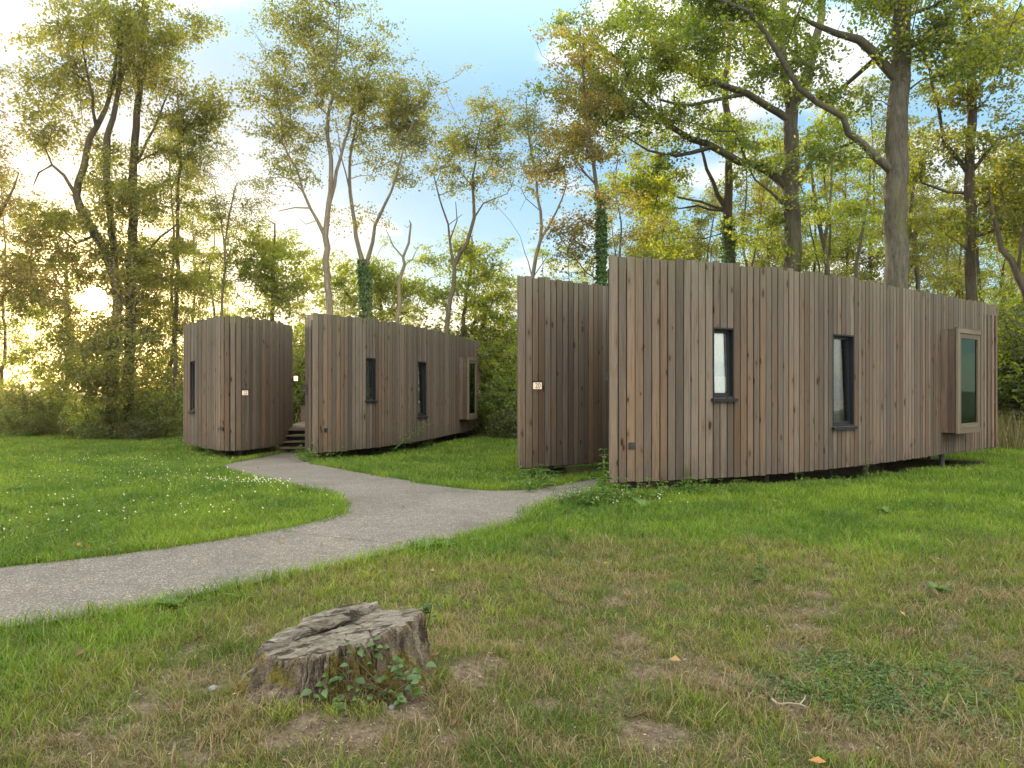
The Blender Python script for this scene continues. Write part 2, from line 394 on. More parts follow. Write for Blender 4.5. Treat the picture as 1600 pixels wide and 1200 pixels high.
def bare(x, y):
    b = np.zeros_like(x)
    for bx, by, r in BARE:
        wob = .35+1.3*fbm(x, y, 7, 5)
        b = np.maximum(b, 1-sstep(.35, 1.15, np.hypot(x-bx, y-by)/(r*.54*wob)))
    near = 1-sstep(4.6, 6.6, y)
    n = fbm(x, y, 2.4, 3)
    b = np.maximum(b, near*sstep(.58, .70, n)*sstep(-3.2, -1.2, x+.3*n)*.5)
    return b

def dry(x, y):
    n = fbm(x, y, .8, 11)
    d = 1-sstep(4.9, 7.6, y+(n-.5)*3.0)
    left = sstep(-2.6, -.9, x+(n-.5)*1.0+ (4.2-y)*.35)
    return np.clip(d*(.25+.75*left)+.12*(n-.4), 0, 1)

def axis(*segs):
    out = []
    for a, b, st in segs: out += list(np.arange(a, b, st))
    return np.array(out+[segs[-1][1]])
def pit_poly(org, rot, pts):
    c, s_ = math.cos(math.radians(rot)), math.sin(math.radians(rot)); return [(org[0]+p[0]*c-p[1]*s_, org[1]+p[0]*s_+p[1]*c) for p in pts]
PA = [(.12, .14), (1.0, .32), (1.9, .62), (2.7, 1.05), (3.5, 1.62), (4.4, 2.33), (6.0, 3.7), (8.6, 5.95), (7.2, 7.4), (5.2, 6.2), (.6, 1.4)]
PB_ = [(.2, .3), (.9, .75), (1.2, 1.2), (2.0, 2.2), (2.3, 3.0), (.9, 3.0)]
PITS = [pit_poly((1.29, 10.2), 0, PA), pit_poly((-4.25, 16.44), 39, PA), pit_poly((.10, 12.0), 0, PB_), pit_poly((-6.22, 16.85), 36.5, PB_)]
gx = axis((-400, -60, 20), (-60, -14, 2), (-14, -5, .25), (-5, 5, .06), (5, 16, .25), (16, 60, 2), (60, 400, 20))
gy = axis((-300, -20, 20), (-20, 1, 1), (1, 8, .06), (8, 28, .2), (28, 34, .5), (34, 80, 2), (80, 600, 20))
XX, YY = np.meshgrid(gx, gy); xs, ys = XX.ravel(), YY.ravel()
zs = H(xs, ys)
b_ = bare(xs, ys)*(ys < 12)
near = (ys > 1) & (ys < 8) & (abs(xs) < 5)
zs = zs+np.where(near, (fbm(xs, ys, 5, 8)-.5)*.03+(fbm(xs, ys, 18, 9, 2)-.5)*.022*(.4+b_), 0)
pin = inpoly(xs, ys, PATH); pd = np.where((ys > 3) & (ys < 21) & (xs > -12) & (xs < 5), polydist(xs, ys, PATH), 9)
zs = np.where(pin | (pd < .12), H(xs, ys)-.012, zs)
pit = np.zeros(len(xs))
for q in PITS: pit = np.maximum(pit, inpoly(xs, ys, q)*1.0)
zs = zs-.30*pit
nx, ny = len(gx), len(gy)
ii = (np.arange(ny-1)[:, None]*nx+np.arange(nx-1)[None, :]).ravel()
Q = np.stack([ii, ii+1, ii+nx+1, ii+nx], 1)
under = np.maximum(np.maximum(b_, .55*(ys > 27)), pit*1.2)
gcol = np.stack([under, under, under, np.ones_like(under)], 1)
o = mesh_np('ground', np.stack([xs, ys, zs], 1), Q.ravel(), np.arange(len(Q))*4, M['ground'], None, None, gcol, True)
tag(o, 'grassy ground sloping gently away from the camera', 'ground', None, 'structure')

bm = bmesh.new()
vs = [bm.verts.new((p[0], p[1], 0)) for p in PATH]
bm.faces.new(vs)
for k in np.arange(2.9, 21, .4):
    bmesh.ops.bisect_plane(bm, geom=bm.verts[:]+bm.edges[:]+bm.faces[:], plane_co=(0, k, 0), plane_no=(0, 1, 0))
bmesh.ops.triangulate(bm, faces=bm.faces[:])
for v in bm.verts: v.co.z = float(H(v.co.x, v.co.y))+.014
if sum(f.normal.z for f in bm.faces) < 0:
    bmesh.ops.reverse_faces(bm, faces=bm.faces[:])
me = bpy.data.meshes.new('path')
bm.to_mesh(me); bm.free()
me.materials.append(M['path'])
path = bpy.data.objects.new('path', me); C.objects.link(path)
tag(path, 'grey exposed aggregate footpath curving between the lawns to the cabins', 'path', None, 'structure')
mb = MB()
jl = [G(*p) for p in [(425, 829), (470, 836), (520, 842), (580, 848), (640, 856), (652, 858)]]
for a, b in zip(jl[:-1], jl[1:]):
    mb.poly([(a[0], a[1]-.003, a[2]+.018), (b[0], b[1]-.003, b[2]+.018), (b[0], b[1]+.005, b[2]+.018), (a[0], a[1]+.005, a[2]+.018)])
jo = mb.build('path_joint', M['joint'], path)

# ---------------------------------------------------------------- cabins
S0 = np.array([1.29, 10.2]); LA = 11.12; ZB, ZT = .145, 3.15
PITCH = .1205
def make_curve(ss, aa, L, p0=(0, 0)):
    s = np.linspace(0, L, 800); a = np.radians(np.interp(s, ss, aa)); ds = s[1]-s[0]
    x = p0[0]+np.concatenate([[0], np.cumsum(np.cos((a[1:]+a[:-1])/2))*ds]); y = p0[1]+np.concatenate([[0], np.cumsum(np.sin((a[1:]+a[:-1])/2))*ds])
    def f(q):
        i = np.array([np.interp(q, s, x), np.interp(q, s, y)]); t = float(np.interp(q, s, a))
        return i, np.array([math.cos(t), math.sin(t)]), np.array([math.sin(t), -math.cos(t)])
    return f
def make_line(p, q):
    p = np.array(p, float); q = np.array(q, float); L = np.linalg.norm(q-p); t = (q-p)/L
    return (lambda s: (p+t*s, t, np.array([t[1], -t[0]]))), L

def boards(mb, cur, s0, s1, z0, z1, openings=(), gap=.019, th=.045, pitch=PITCH, skip=0):
    n = max(1, round((s1-s0)/pitch)); w = (s1-s0)/n
    for i in range(n):
        if skip and i % 2: continue
        g = gap*random.uniform(.6, 1.5)/2
        a, b = s0+i*w+g, s0+(i+1)*w-g; mid = (a+b)/2
        pa, ta, na = cur(a); pb, tb, nb = cur(b); _, tm, nm = cur(mid)
        off = random.uniform(-.003, .003); zt = z1+random.uniform(-.030, .022); zb = z0+random.uniform(-.006, .006)
        spans = [(zb, zt)]
        for oa, ob, za, zc in openings:
            if oa-.03 < mid < ob+.03: spans = [(zb, za-.004), (zc+.004, zt)]
        for lo, hi in spans:
            if hi-lo < .02: continue
            fo = nm*(th/2+off); bo = nm*(-th/2+off)
            r = [pa+fo, pb+fo, pb+bo, pa+bo]
            tilt = random.uniform(-.004, .004)
            p = [(*q, lo) for q in r]+[(q[0]+tm[0]*tilt, q[1]+tm[1]*tilt, hi) for q in r]
            mb.box8(p, (random.random()*20, random.random()*80), (b-a, hi-lo))

def backing(mb, cur, s0, s1, z0, z1, openings=(), off=-.10, step=.3):
    cuts = sorted(set([s0, s1]+[v for o in openings for v in o[:2] if s0 < v < s1]))
    for a, b in zip(cuts[:-1], cuts[1:]):
        n = max(1, int((b-a)/step)); mid = (a+b)/2; sp = [(z0, z1)]
        for oa, ob, za, zc in openings:
            if oa < mid < ob: sp = [(z0, za), (zc, z1)]
        for i in range(n):
            u, v = a+(b-a)*i/n, a+(b-a)*(i+1)/n
            pu, _, nu = cur(u); pv, _, nv = cur(v); pu = pu+nu*off; pv = pv+nv*off
            for lo, hi in sp: mb.poly([(*pu, lo), (*pv, lo), (*pv, hi), (*pu, hi)])

def window(root, cur, sa, sb, za, zb, tilt=0.0, blind=None, cur_frac=None, recess=.055):
    """recessed dark window: lining and frame, with sash, pane, sill and blind as sub-parts"""
    pa, _, _ = cur(sa); pb, _, _ = cur(sb); c = (pa+pb)/2; t = (pb-pa); w = np.linalg.norm(t); t = t/w; n = np.array([t[1], -t[0]])
    mb = MB(); hw = w/2
    for sgn in (-1, 1): mb.obox(c+t*sgn*(hw-.009)-n*.04, t, n, .009, .065, za, zb)              # jamb linings
    mb.obox(c-n*.04, t, n, hw-.018, .065, zb-.018, zb); mb.obox(c-n*.04, t, n, hw-.018, .065, za, za+.018)
    fr = mb.build('window', M['metal'], root)
    # sash and pane share a frame pivoted at the bottom (tilted inwards at the top)
    fw = .045; zc0, zc1 = za+.02, zb-.02; base = c-n*recess
    def tp(u, dn, z): q = base+t*u+n*(dn-(z-zc0)*math.tan(tilt)); return (q[0], q[1], z)
    def tb(mb_, u0, u1, d0, d1, z0, z1):
        mb_.box8([tp(u0, d1, z0), tp(u1, d1, z0), tp(u1, d0, z0), tp(u0, d0, z0), tp(u0, d1, z1), tp(u1, d1, z1), tp(u1, d0, z1), tp(u0, d0, z1)])
    mb = MB(); e = hw-.02
    tb(mb, -e, -e+fw, -.03, .03, zc0, zc1); tb(mb, e-fw, e, -.03, .03, zc0, zc1)
    tb(mb, -e+fw, e-fw, -.03, .03, zc0, zc0+fw); tb(mb, -e+fw, e-fw, -.03, .03, zc1-fw, zc1)
    mb.build('sash', M['metal'], fr)
    mb = MB(); tb(mb, -e+fw, e-fw, -.006, .002, zc0+fw, zc1-fw); mb.build('pane', M['glass'], fr)
    mb = MB(); q = c+n*.02
    mb.obox(q, t, n, hw+.035, .05, za-.045, za-.012); mb.obox(q+n*.042, t, n, hw+.035, .008, za-.06, za-.046)
    mb.build('sill', M['metal'], fr)
    if blind:
        z0, z1 = za+(zb-za)*blind[0], za+(zb-za)*blind[1]
        mb = MB(); q = c-n*(recess+.030); mb.obox(q, t, n, hw+.02, .004, z0, z1); mb.build('blind', M['blind'], fr)
    if cur_frac:
        mb = MB(); q = c-n*(recess+.052); k = 14
        xs_ = np.linspace(-hw-.1, -hw+2*hw*cur_frac, k)
        for i in range(k-1):
            a = q+t*xs_[i]+n*(.012 if i % 2 else -.0); b = q+t*xs_[i+1]+n*(.0 if i % 2 else .012)
            mb.poly([(*a, za-.1), (*b, za-.1), (*b, zb+.05), (*a, zb+.05)])
        mb.build('curtain', M['curtain'], fr)
    return fr

def bay_window(root, cur, sa, sb, za, zb, pr=.30):
    pa, _, _ = cur(sa); pb, _, _ = cur(sb); c = (pa+pb)/2; t = pb-pa; w = np.linalg.norm(t); t = t/w; n = np.array([t[1], -t[0]]); hw = w/2
    mb = MB()
    for sg in (-1, 1):
        k = 2
        for i in range(k):
            d0 = .02+(pr-.05)*i/k; d1 = .02+(pr-.05)*(i+1)/k-.006
            mb.obox(c+t*sg*(hw-.016)+n*(d0+d1)/2, t, n, .016, (d1-d0)/2, za, zb)
    mb.obox(c+n*(pr/2), t, n, hw-.034, pr/2-.03, zb-.034, zb-.004); mb.obox(c+n*(pr/2), t, n, hw-.034, pr/2-.03, za+.004, za+.034)
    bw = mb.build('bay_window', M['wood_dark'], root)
    mb = MB(); f = c+n*pr
    o1 = .085
    for sg in (-1, 1): mb.obox(f+t*sg*(hw-o1/2+.008), t, n, o1/2, .022, za-.012, zb+.012)
    mb.obox(f, t, n, hw-o1+.006, .0205, zb-o1+.012, zb+.012, False); mb.obox(f, t, n, hw-o1+.006, .0205, za-.012, za+o1-.012, False)
    o2 = .10; f2 = f-n*.012
    for sg in (-1, 1): mb.obox(f2+t*sg*(hw-o1-o2/2+.006), t, n, o2/2-.002, .02, za+o1-.01, zb-o1+.01)
    mb.obox(f2, t, n, hw-o1-o2+.004, .0185, zb-o1-o2+.014, zb-o1+.008, False); mb.obox(f2, t, n, hw-o1-o2+.004, .0185, za+o1-.008, za+o1+o2-.014, False)
    mb.build('trim', M['trim'], bw)
    e = hw-o1-o2+.004
    mb = MB(); mb.obox(f2-n*.012, t, n, e, .004, za+o1+o2-.02, zb-o1-o2+.02); mb.build('pane', M['green_glass'], bw)
    mb = MB(); mb.obox(f2-n*.07, t, n, e, .004, zb-o1-o2-.13, zb-o1-o2+.02); mb.build('blind', M['blind'], bw)
    mb = MB(); mb.obox(f+n*.0-n*.02, t, n, hw+.02, .045, zb+.013, zb+.024); mb.build('flashing', M['steel'], bw)
    return bw

def small_box(root, name, cur, s, z, w, h, d=.03, m='black'):
    p, t, n = cur(s); mb = MB(); q = p+n*(.014+d/2)
    mb.obox(q, t, n, w/2, d/2, z-h/2, z+h/2); mb.obox(q+n*(d/2+.004), t, n, w/2*.7, .004, z-h/2*.62, z+h/2*.62)
    return mb.build(name, M[m], root)

def stilts(root, pts, z0, zg):
    for x, y in pts:
        mb = MB(); a = np.linspace(0, 2*PI, 9)[:-1]
        ring = [(x+.05*math.cos(k), y+.05*math.sin(k)) for k in a]
        for i in range(8):
            p, q = ring[i], ring[(i+1) % 8]; mb.poly([(*p, zg-.2), (*q, zg-.2), (*q, z0+.1), (*p, z0+.1)])
        mb.obox((x, y), (1, 0), (0, -1), .09, .09, z0+.07, z0+.09)
        mb.build('stilt', M['steel'], root)

def roof_floor(root, poly, z0, z1):
    tri = tessellate_polygon([[Vector((*p, 0)) for p in poly]])
    for nm, z, m in (('roof', z1-.16, 'roof'), ('floor', z0+.10, 'membrane')):
        mb = MB(); mb.faces([(*p, z) for p in poly], [tuple(f) for f in tri])
        n0 = len(poly)
        for i in range(n0):
            a, b = poly[i], poly[(i+1) % n0]; mb.poly([(*a, z-.12), (*b, z-.12), (*b, z), (*a, z)])
        mb.build(nm, M[m], root)

WIN1 = (1.53, 1.53+.39, 1.265, 2.235); WIN2 = (4.155, 4.155+.60, .80, 2.235); BAY = (8.12, 9.32, .56, 2.50)
def cabin_main(name, label, group):
    root = empty(name, (S0[0], S0[1], 0), label, 'cabin', group)
    cur = make_curve((0, 1.5, 3, 5, 7, 9.5, 12), (13, 22, 32, 38, 41, 40, 39), LA)
    # openings snapped to whole boards
    nb = round(10.25/PITCH); w = 10.25/nb
    def snap(o): return (round(o[0]/w)*w, round(o[1]/w)*w, o[2], o[3])
    w1, w2 = snap(WIN1), snap(WIN2); by = snap(BAY); by_open = (by[0]+w, by[1]-w, by[2]+.08, by[3]-.08)
    ops = [w1, w2, by_open]
    E = cur(LA)[0]; nE = cur(LA)[2]
    e1 = np.array([.26, .966])*1.0
    inner = [e1, e1+np.array([2.2, 2.6]), np.array([5.2, 6.9]), E-nE*3.1]
    mb = MB(); boards(mb, cur, 0, 10.25, ZB, ZT, ops)
    f, L = make_line(e1, (.02, .03)); boards(mb, f, 0, L, ZB, ZT)
    for a, b in zip(inner[:-1], inner[1:]):
        f, L = make_line(b, a); boards(mb, f, 0, L, ZB, ZT)
    f, L = make_line(E-nE*.02, inner[-1]); boards(mb, f, 0.0, L, ZB, ZT)
    mb.build('cladding', M['wood'], root)
    mb = MB(); backing(mb, cur, .02, 10.25, ZB+.03, ZT-.15, ops)
    f, L = make_line(e1, (.02, .03)); backing(mb, f, 0, L, ZB+.03, ZT-.15)
    for a, b in zip(inner[:-1], inner[1:]):
        f, L = make_line(b, a); backing(mb, f, 0, L, ZB+.03, ZT-.15)
    p0, t0, n0 = cur(10.25); f, L = make_line(p0-n0*.06, p0-n0*3.0); backing(mb, f, 0, L, ZB+.1, ZT-.3)
    mb.build('wall', M['membrane'], root)
    # inside faces so that the windows look into a dim room
    mb = MB(); backing(mb, cur, 1.4, 9.9, ZB+.1, ZT-.3, (), -1.25); mb.build('inner_wall', M['inside'], root)
    # slatted terrace screen
    mb = MB(); boards(mb, cur, 10.26, LA, ZB, ZT, [], .105, .03, .215)
    mb.build('slat_screen', M['wood'], root)
    for z in (ZB+.18, 1.1, 1.85, ZT-.27):
        mb = MB()
        for a in np.arange(10.26, LA-.1, .21):
            pa, ta, na = cur(a); pb, _, nb_ = cur(min(a+.21, LA)); c = (pa+pb)/2-na*.035
            mb.obox(c, (pb-pa)/np.linalg.norm(pb-pa), na, np.linalg.norm(pb-pa)/2, .018, z-.03, z+.03, False)
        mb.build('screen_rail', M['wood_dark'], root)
    mb = MB(); boards(mb, cur, 10.26, LA, ZT-.22, ZT-.001, [], .003, .02, .12)
    mb.build('fascia', M['wood'], root)
    poly = [tuple(cur(s)[0]-cur(s)[2]*.05) for s in np.linspace(.05, LA, 24)]+[tuple(p) for p in inner[::-1]]
    roof_floor(root, poly, ZB, ZT)
    window(root, cur, *w1, tilt=math.radians(1.6), blind=(-.05, .30), cur_frac=.9)
    window(root, cur, *w2, tilt=math.radians(1.3), cur_frac=.66)
    bay_window(root, cur, *by)
    small_box(root, 'outlet', cur, .31, .63, .085, .085)
    # lamp bracket beside the entrance, on the short end wall
    f, L = make_line(e1, (.02, .03)); p, t, n = f(L-.62)
    mb = MB(); mb.obox(p+n*.03, t, n, .012, .02, 1.38, 1.62); mb.obox(p+n*.07, t, n, .012, .06, 1.60, 1.625); mb.obox(p+n*.11, t, n, .03, .03, 1.50, 1.598)
    mb.build('wall_lamp', M['black'], root)
    stilts(root, [tuple(cur(s)[0]-cur(s)[2]*d) for s, d in ((.6, .55), (3.4, .7), (6.6, .75), (7.0, 1.6), (9.3, .42), (9.6, 2.4), (10.9, 1.3))], ZB, -.2)
    return root

def sign_text(body, root, cur, s, z):
    p, t, n = cur(s)
    mb = MB(); mb.obox(p+n*.032, t, n, .073, .014, z-.05, z+.055); sg = mb.build('number_sign', M['lit_plate'], root)
    mb = MB(); mb.obox(p+n*.04, t, n, .082, .028, z+.057, z+.083); mb.obox(p+n*.018, t, n, .077, .003, z-.056, z+.056); mb.build('lamp_hood', M['black'], sg)
    cu = bpy.data.curves.new('digits', 'FONT'); cu.body = body; cu.size = .105; cu.align_x = 'CENTER'; cu.align_y = 'CENTER'; cu.extrude = .001
    tx = bpy.data.objects.new('digits_text', cu); C.objects.link(tx)
    dg = bpy.context.evaluated_depsgraph_get(); dg.update()
    me = bpy.data.meshes.new_from_object(tx.evaluated_get(dg)); bpy.data.objects.remove(tx)
    X = Vector((t[0], t[1], 0)); Z = Vector((n[0], n[1], 0)); Y = Vector((0, 0, 1)); q = p+n*.0475
    Mx = Matrix(((X.x, Y.x, Z.x, q[0]), (X.y, Y.y, Z.y, q[1]), (X.z, Y.z, Z.z, z+.004), (0, 0, 0, 1)))
    me.transform(Mx); me.materials.clear(); me.materials.append(M['black'])
    o = bpy.data.objects.new('digits', me); C.objects.link(o); o.parent = sg
    mb = MB(); mb.obox(p+n*.0475, t, n, .045, .001, z-.043, z-.038); mb.build('underline', M['twig'], sg)
    return sg

TIP = np.array([.10, 12.0])
def cabin_entry(name, label, group, left_end, body, win):
    """the smaller half of a lodge: a pointed plan with the lit number on its curved front"""
    root = empty(name, (TIP[0], TIP[1], 0), label, 'cabin', group)
    LBc = 4.2; cur = make_curve((0, 1.2, 2.4, 4.3), (29, 40, 56, 70), LBc)
    le = np.array(left_end); k = np.array([-.5*le[1], .5*le[0]]); k = k/np.linalg.norm(k)*(.08 if win else .22)
    # convex left flank from its far end to the tip
    tt = np.linspace(0, 1, 60); fl = np.array([(1-t)*le+4*t*(1-t)*k for t in tt]); dl = np.concatenate([[0], np.cumsum(np.hypot(*np.diff(fl, axis=0).T))])
    LL = dl[-1]
    def lf(s):
        p = np.array([np.interp(s, dl, fl[:, 0]), np.interp(s, dl, fl[:, 1])]); a = max(0, s-.05); b = min(LL, s+.05)
        q = np.array([np.interp(b, dl, fl[:, 0])-np.interp(a, dl, fl[:, 0]), np.interp(b, dl, fl[:, 1])-np.interp(a, dl, fl[:, 1])]); q /= np.linalg.norm(q)
        return p, q, np.array([q[1], -q[0]])
    s0f = 0.0
    if win:     # the flank runs round into the front in one smooth bend
        cut = .62; a_ = lf(LL-cut)[0]; b_ = cur(cut)[0]
        ar = [(1-t)**2*a_+t*t*b_+2*t*(1-t)*np.zeros(2) for t in np.linspace(0, 1, 24)]
        allp = np.array([lf(q)[0] for q in np.linspace(0, LL-cut, 60)]+ar[1:-1]+[cur(q)[0] for q in np.linspace(cut, LBc, 60)])
        da = np.concatenate([[0], np.cumsum(np.hypot(*np.diff(allp, axis=0).T))]); LT = da[-1]; s0f = LT-(LBc-cut)
        def lf(s, da=da, allp=allp, LT=LT):
            f = lambda q: np.array([np.interp(q, da, allp[:, 0]), np.interp(q, da, allp[:, 1])])
            q = f(min(LT, s+.06))-f(max(0, s-.06)); q /= np.linalg.norm(q); return f(s), q, np.array([q[1], -q[0]])
        LLf = LL; LL = LT; cur = lf; LBc = LT
    E = cur(LBc)[0]; nb = round(LL/PITCH); w = LL/nb
    ops = [(round((LLf-2.75)/w)*w, round((LLf-2.75)/w)*w+4*w, .98, 2.2)] if win else []
    mb = MB(); boards(mb, lf, 0, LL-.03, ZB, ZT, ops)
    if not win: boards(mb, cur, 0, LBc, ZB, ZT)
    f, L = make_line(E, le); boards(mb, f, 0, L, ZB, ZT)
    mb.build('cladding', M['wood'], root)
    mb = MB()
    if not win: backing(mb, cur, .05, LBc, ZB+.03, ZT-.15)
    backing(mb, lf, 0, LL-.05, ZB+.03, ZT-.15, ops); backing(mb, f, 0, L, ZB+.03, ZT-.15)
    mb.build('wall', M['membrane'], root)
    poly = ([] if win else [tuple(cur(s)[0]-cur(s)[2]*.05) for s in np.linspace(.05, LBc-.05, 10)])+[tuple(lf(s)[0]-lf(s)[2]*.05) for s in np.linspace(.05, LL-.1, 30)]
    roof_floor(root, poly, ZB, ZT)
    if win: window(root, lf, *ops[0])
    sign_text(body, root, cur, s0f-.12 if win else .33, 1.43)
    if win: small_box(root, 'outlet', lf, s0f-.62, .63, .07, .085)
    small_box(root, 'wall_lamp', cur, LBc-.62, 1.75, .08, .14, .05)
    p, t, n = cur(LBc-.06); mb = MB(); mb.obox(p+n*.10, t, n, .04, .045, 1.74, 1.86); mb.build('lit_lamp', M['lamp'], root)
    stilts(root, [(.55, .95), (1.75, 2.2)], ZB, -.2)
    return root

GC = 'curved timber lodges in the clearing'
A1 = cabin_main('timber_cabin', 'largest curved timber cabin at the right, with two dark windows and a framed bay window', GC)
A2 = copy_tree(A1); A2['label'] = 'middle curved timber cabin beyond the lawn, between the steps and the number 20 wall'
A2.location = (-4.25, 16.44, -.145); A2.rotation_euler = (0, 0, math.radians(39.0))
B1 = cabin_entry('timber_cabin', 'narrow timber cabin front carrying the lit number 20, just behind the largest cabin', GC, (.95, 3.2), '20', False)
r_ = math.radians(-36.5); lx, ly = -2.19, 2.85
B2 = cabin_entry('timber_cabin', 'leftmost rounded timber cabin with a lit number plate, left of the dark steps', GC,
                 (lx*math.cos(r_)-ly*math.sin(r_), lx*math.sin(r_)+ly*math.cos(r_)), '22', True)
B2.location = (-6.22, 16.85, -.145); B2.rotation_euler = (0, 0, math.radians(36.5))

st = empty('entrance_steps', (-5.2, 19.0, -.2), 'short flight of dark timber steps in the gap between the leftmost and middle cabins', 'steps')
tq = np.array([math.cos(math.radians(8)), math.sin(math.radians(8))]); nq = np.array([tq[1], -tq[0]])
for k in range(4):
    mb = MB(); c = np.array([0, 0])-nq*(.27*k); z = .13+.135*k
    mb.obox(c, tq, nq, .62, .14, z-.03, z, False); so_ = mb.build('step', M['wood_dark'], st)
    mb = MB(); mb.obox(c-nq*.09, tq, nq, .6, .01, z-.135, z-.031, False); mb.build('riser', M['membrane'], so_)
mb = MB()
for k in range(24):
    mb.obox(-nq*(1.02+.15*k), tq, nq, .62, .07, .535, .565, False)
mb.build('deck', M['wood'], st)
mb = MB()
for sg in (-1, 1): mb.obox(tq*sg*.60-nq*2.7, tq, nq, .02, 1.8, .36, .52, False)
mb.build('deck_beam', M['wood_dark'], st)
mb = MB(); mb.obox(-nq*4.6, tq, nq, .62, .03, .57, 1.02, False); mb.obox(-nq*4.6, tq, nq, .64, .05, 1.03, 1.07, False)
mb.build('end_panel', M['wood_dark'], st)

# ---------------------------------------------------------------- vegetation tools
def tube_mesh(name, pos, par, rad, mat_, parent, origin, sides=(9, 6, 4)):
    n = len(pos); kids = [[] for _ in range(n)]
    for i, p in enumerate(par):
        if p >= 0: kids[p].append(i)
    V, Q = [], []; nv = 0
    starts = [(i, -1) for i in range(n) if par[i] < 0]
    while starts:
        i, frm = starts.pop()
        chain = [frm, i] if frm >= 0 else [i]
        while kids[i]:
            ks = sorted(kids[i], key=lambda k: -rad[k])
            for k in ks[1:]: starts.append((k, i))
            i = ks[0]; chain.append(i)
        if len(chain) < 2: continue
        pts = pos[chain]; rr = rad[chain].copy()
        if frm >= 0: rr[0] = min(rr[0], rr[1]*1.35)
        sd = sides[0] if rr.max() > .09 else (sides[1] if rr.max() > .03 else sides[2])
        tan = np.gradient(pts, axis=0); tan /= np.linalg.norm(tan, axis=1)[:, None]+1e-9
        ref = np.array([1., 0, 0]) if abs(tan[0][0]) < .8 else np.array([0, 1., 0])
        u = ref-tan*(tan@ref)[:, None]; u /= np.linalg.norm(u, axis=1)[:, None]+1e-9
        w = np.cross(tan, u); a = np.arange(sd)*2*PI/sd
        ring = pts[:, None, :]+rr[:, None, None]*(np.cos(a)[None, :, None]*u[:, None, :]+np.sin(a)[None, :, None]*w[:, None, :])
        m = len(chain); V.append(ring.reshape(-1, 3))
        k = np.arange(m-1)[:, None]*sd+np.arange(sd)[None, :]; k2 = np.arange(m-1)[:, None]*sd+(np.arange(sd)[None, :]+1) % sd
        Q.append(np.stack([k, k2, k2+sd, k+sd], -1).reshape(-1, 4)+nv); nv += m*sd
    V = np.concatenate(V)-origin; Q = np.concatenate(Q)
    return mesh_np(name, V, Q.ravel(), np.arange(len(Q))*4, mat_, parent, smooth=True)

def resample(pts, rad, step, rng, wob):
    pts = np.array(pts, float); rad = np.array(rad, float); n = len(pts)
    ext = np.vstack([2*pts[0]-pts[1], pts, 2*pts[-1]-pts[-2]]); P_, R_ = [], []
    for i in range(n-1):
        a, b, c, d = ext[i:i+4]; L = np.linalg.norm(c-b); k = max(1, int(L/step))
        for j in range(k):
            t = j/k; P_.append(.5*((2*b)+(-a+c)*t+(2*a-5*b+4*c-d)*t*t+(-a+3*b-3*c+d)*t**3)); R_.append(rad[i]*(1-t)+rad[i+1]*t)
    P_.append(pts[-1]); R_.append(rad[-1]); P_ = np.array(P_); R_ = np.array(R_)
    j = rng.normal(0, 1, P_.shape)*np.minimum(wob, R_*.35)[:, None]; j[0] = 0
    return P_+j, R_

def grow(rng, limbs, att, bal=.25, zmin=-9, rtip=.007, pw=2.3, step=.5):
    pos, par, exp, plen = [], [], [], []
    for li, (pts, rad) in enumerate(limbs):
        p, r = resample(pts, rad, .4, rng, .03)
        if li == 0: prev = -1
        else:
            A = np.array(pos); prev = int(np.argmin(np.linalg.norm(A-p[0], axis=1)))
            if np.linalg.norm(A[prev]-p[0]) < .25: p, r = p[1:], r[1:]
        for q, s in zip(p, r):
            plen.append(0 if prev < 0 else plen[prev]+np.linalg.norm(q-pos[prev])); pos.append(q); par.append(prev); exp.append(s); prev = len(pos)-1
    n = len(att); pos = [np.array(q) for q in pos]
    if n:
        A = np.array(pos); pl = np.array(plen)
        D = np.linalg.norm(att[:, None]-A[None], axis=2)+bal*pl[None]+1.3*np.maximum(0, A[None, :, 2]-att[:, None, 2])+np.where(A[None, :, 2] < zmin, 50, 0)
        bp = D.argmin(1); best = D[np.arange(n), bp]; used = np.zeros(n, bool); idx = np.zeros(n, int)
        for _ in range(n):
            j = int(np.where(used, 1e9, best).argmin()); used[j] = True; p = int(bp[j])
            v = att[j]-pos[p]; L = np.linalg.norm(v); k = max(1, int(round(L/step))); new = []
            side = rng.normal(0, .09*L, 3); side[2] += .07*L; base = pos[p].copy(); pr = p
            for t in range(1, k+1):
                f = t/k; q = base+v*f+side*math.sin(PI*f)
                plen.append(plen[pr]+np.linalg.norm(q-pos[pr])); pos.append(q); par.append(pr); exp.append(0); pr = len(pos)-1; new.append(pr)
            idx[j] = pr
            nn = np.array([pos[q] for q in new]); nl = np.array([plen[q] for q in new])
            D = np.linalg.norm(att[:, None]-nn[None], axis=2)+bal*nl[None]+1.3*np.maximum(0, nn[None, :, 2]-att[:, None, 2])
            b = D.argmin(1); bd = D[np.arange(n), b]; imp = bd < best; best = np.where(imp, bd, best); bp = np.where(imp, np.array(new)[b], bp)
    N_ = len(pos); acc = np.zeros(N_); has = np.zeros(N_, bool)
    for i in range(N_-1, -1, -1):
        if not has[i]: acc[i] = max(acc[i], 1)
        if par[i] >= 0: acc[par[i]] += acc[i] if not has[par[i]] or True else 0; has[par[i]] = True
    r = rtip*acc**(1/pw); e = np.array(exp); r = np.where(e > 0, e, r)
    for i in range(N_):
        if par[i] >= 0: r[i] = min(r[i], r[par[i]]*.97) if e[i] == 0 else r[i]
    return np.array(pos), np.array(par), r

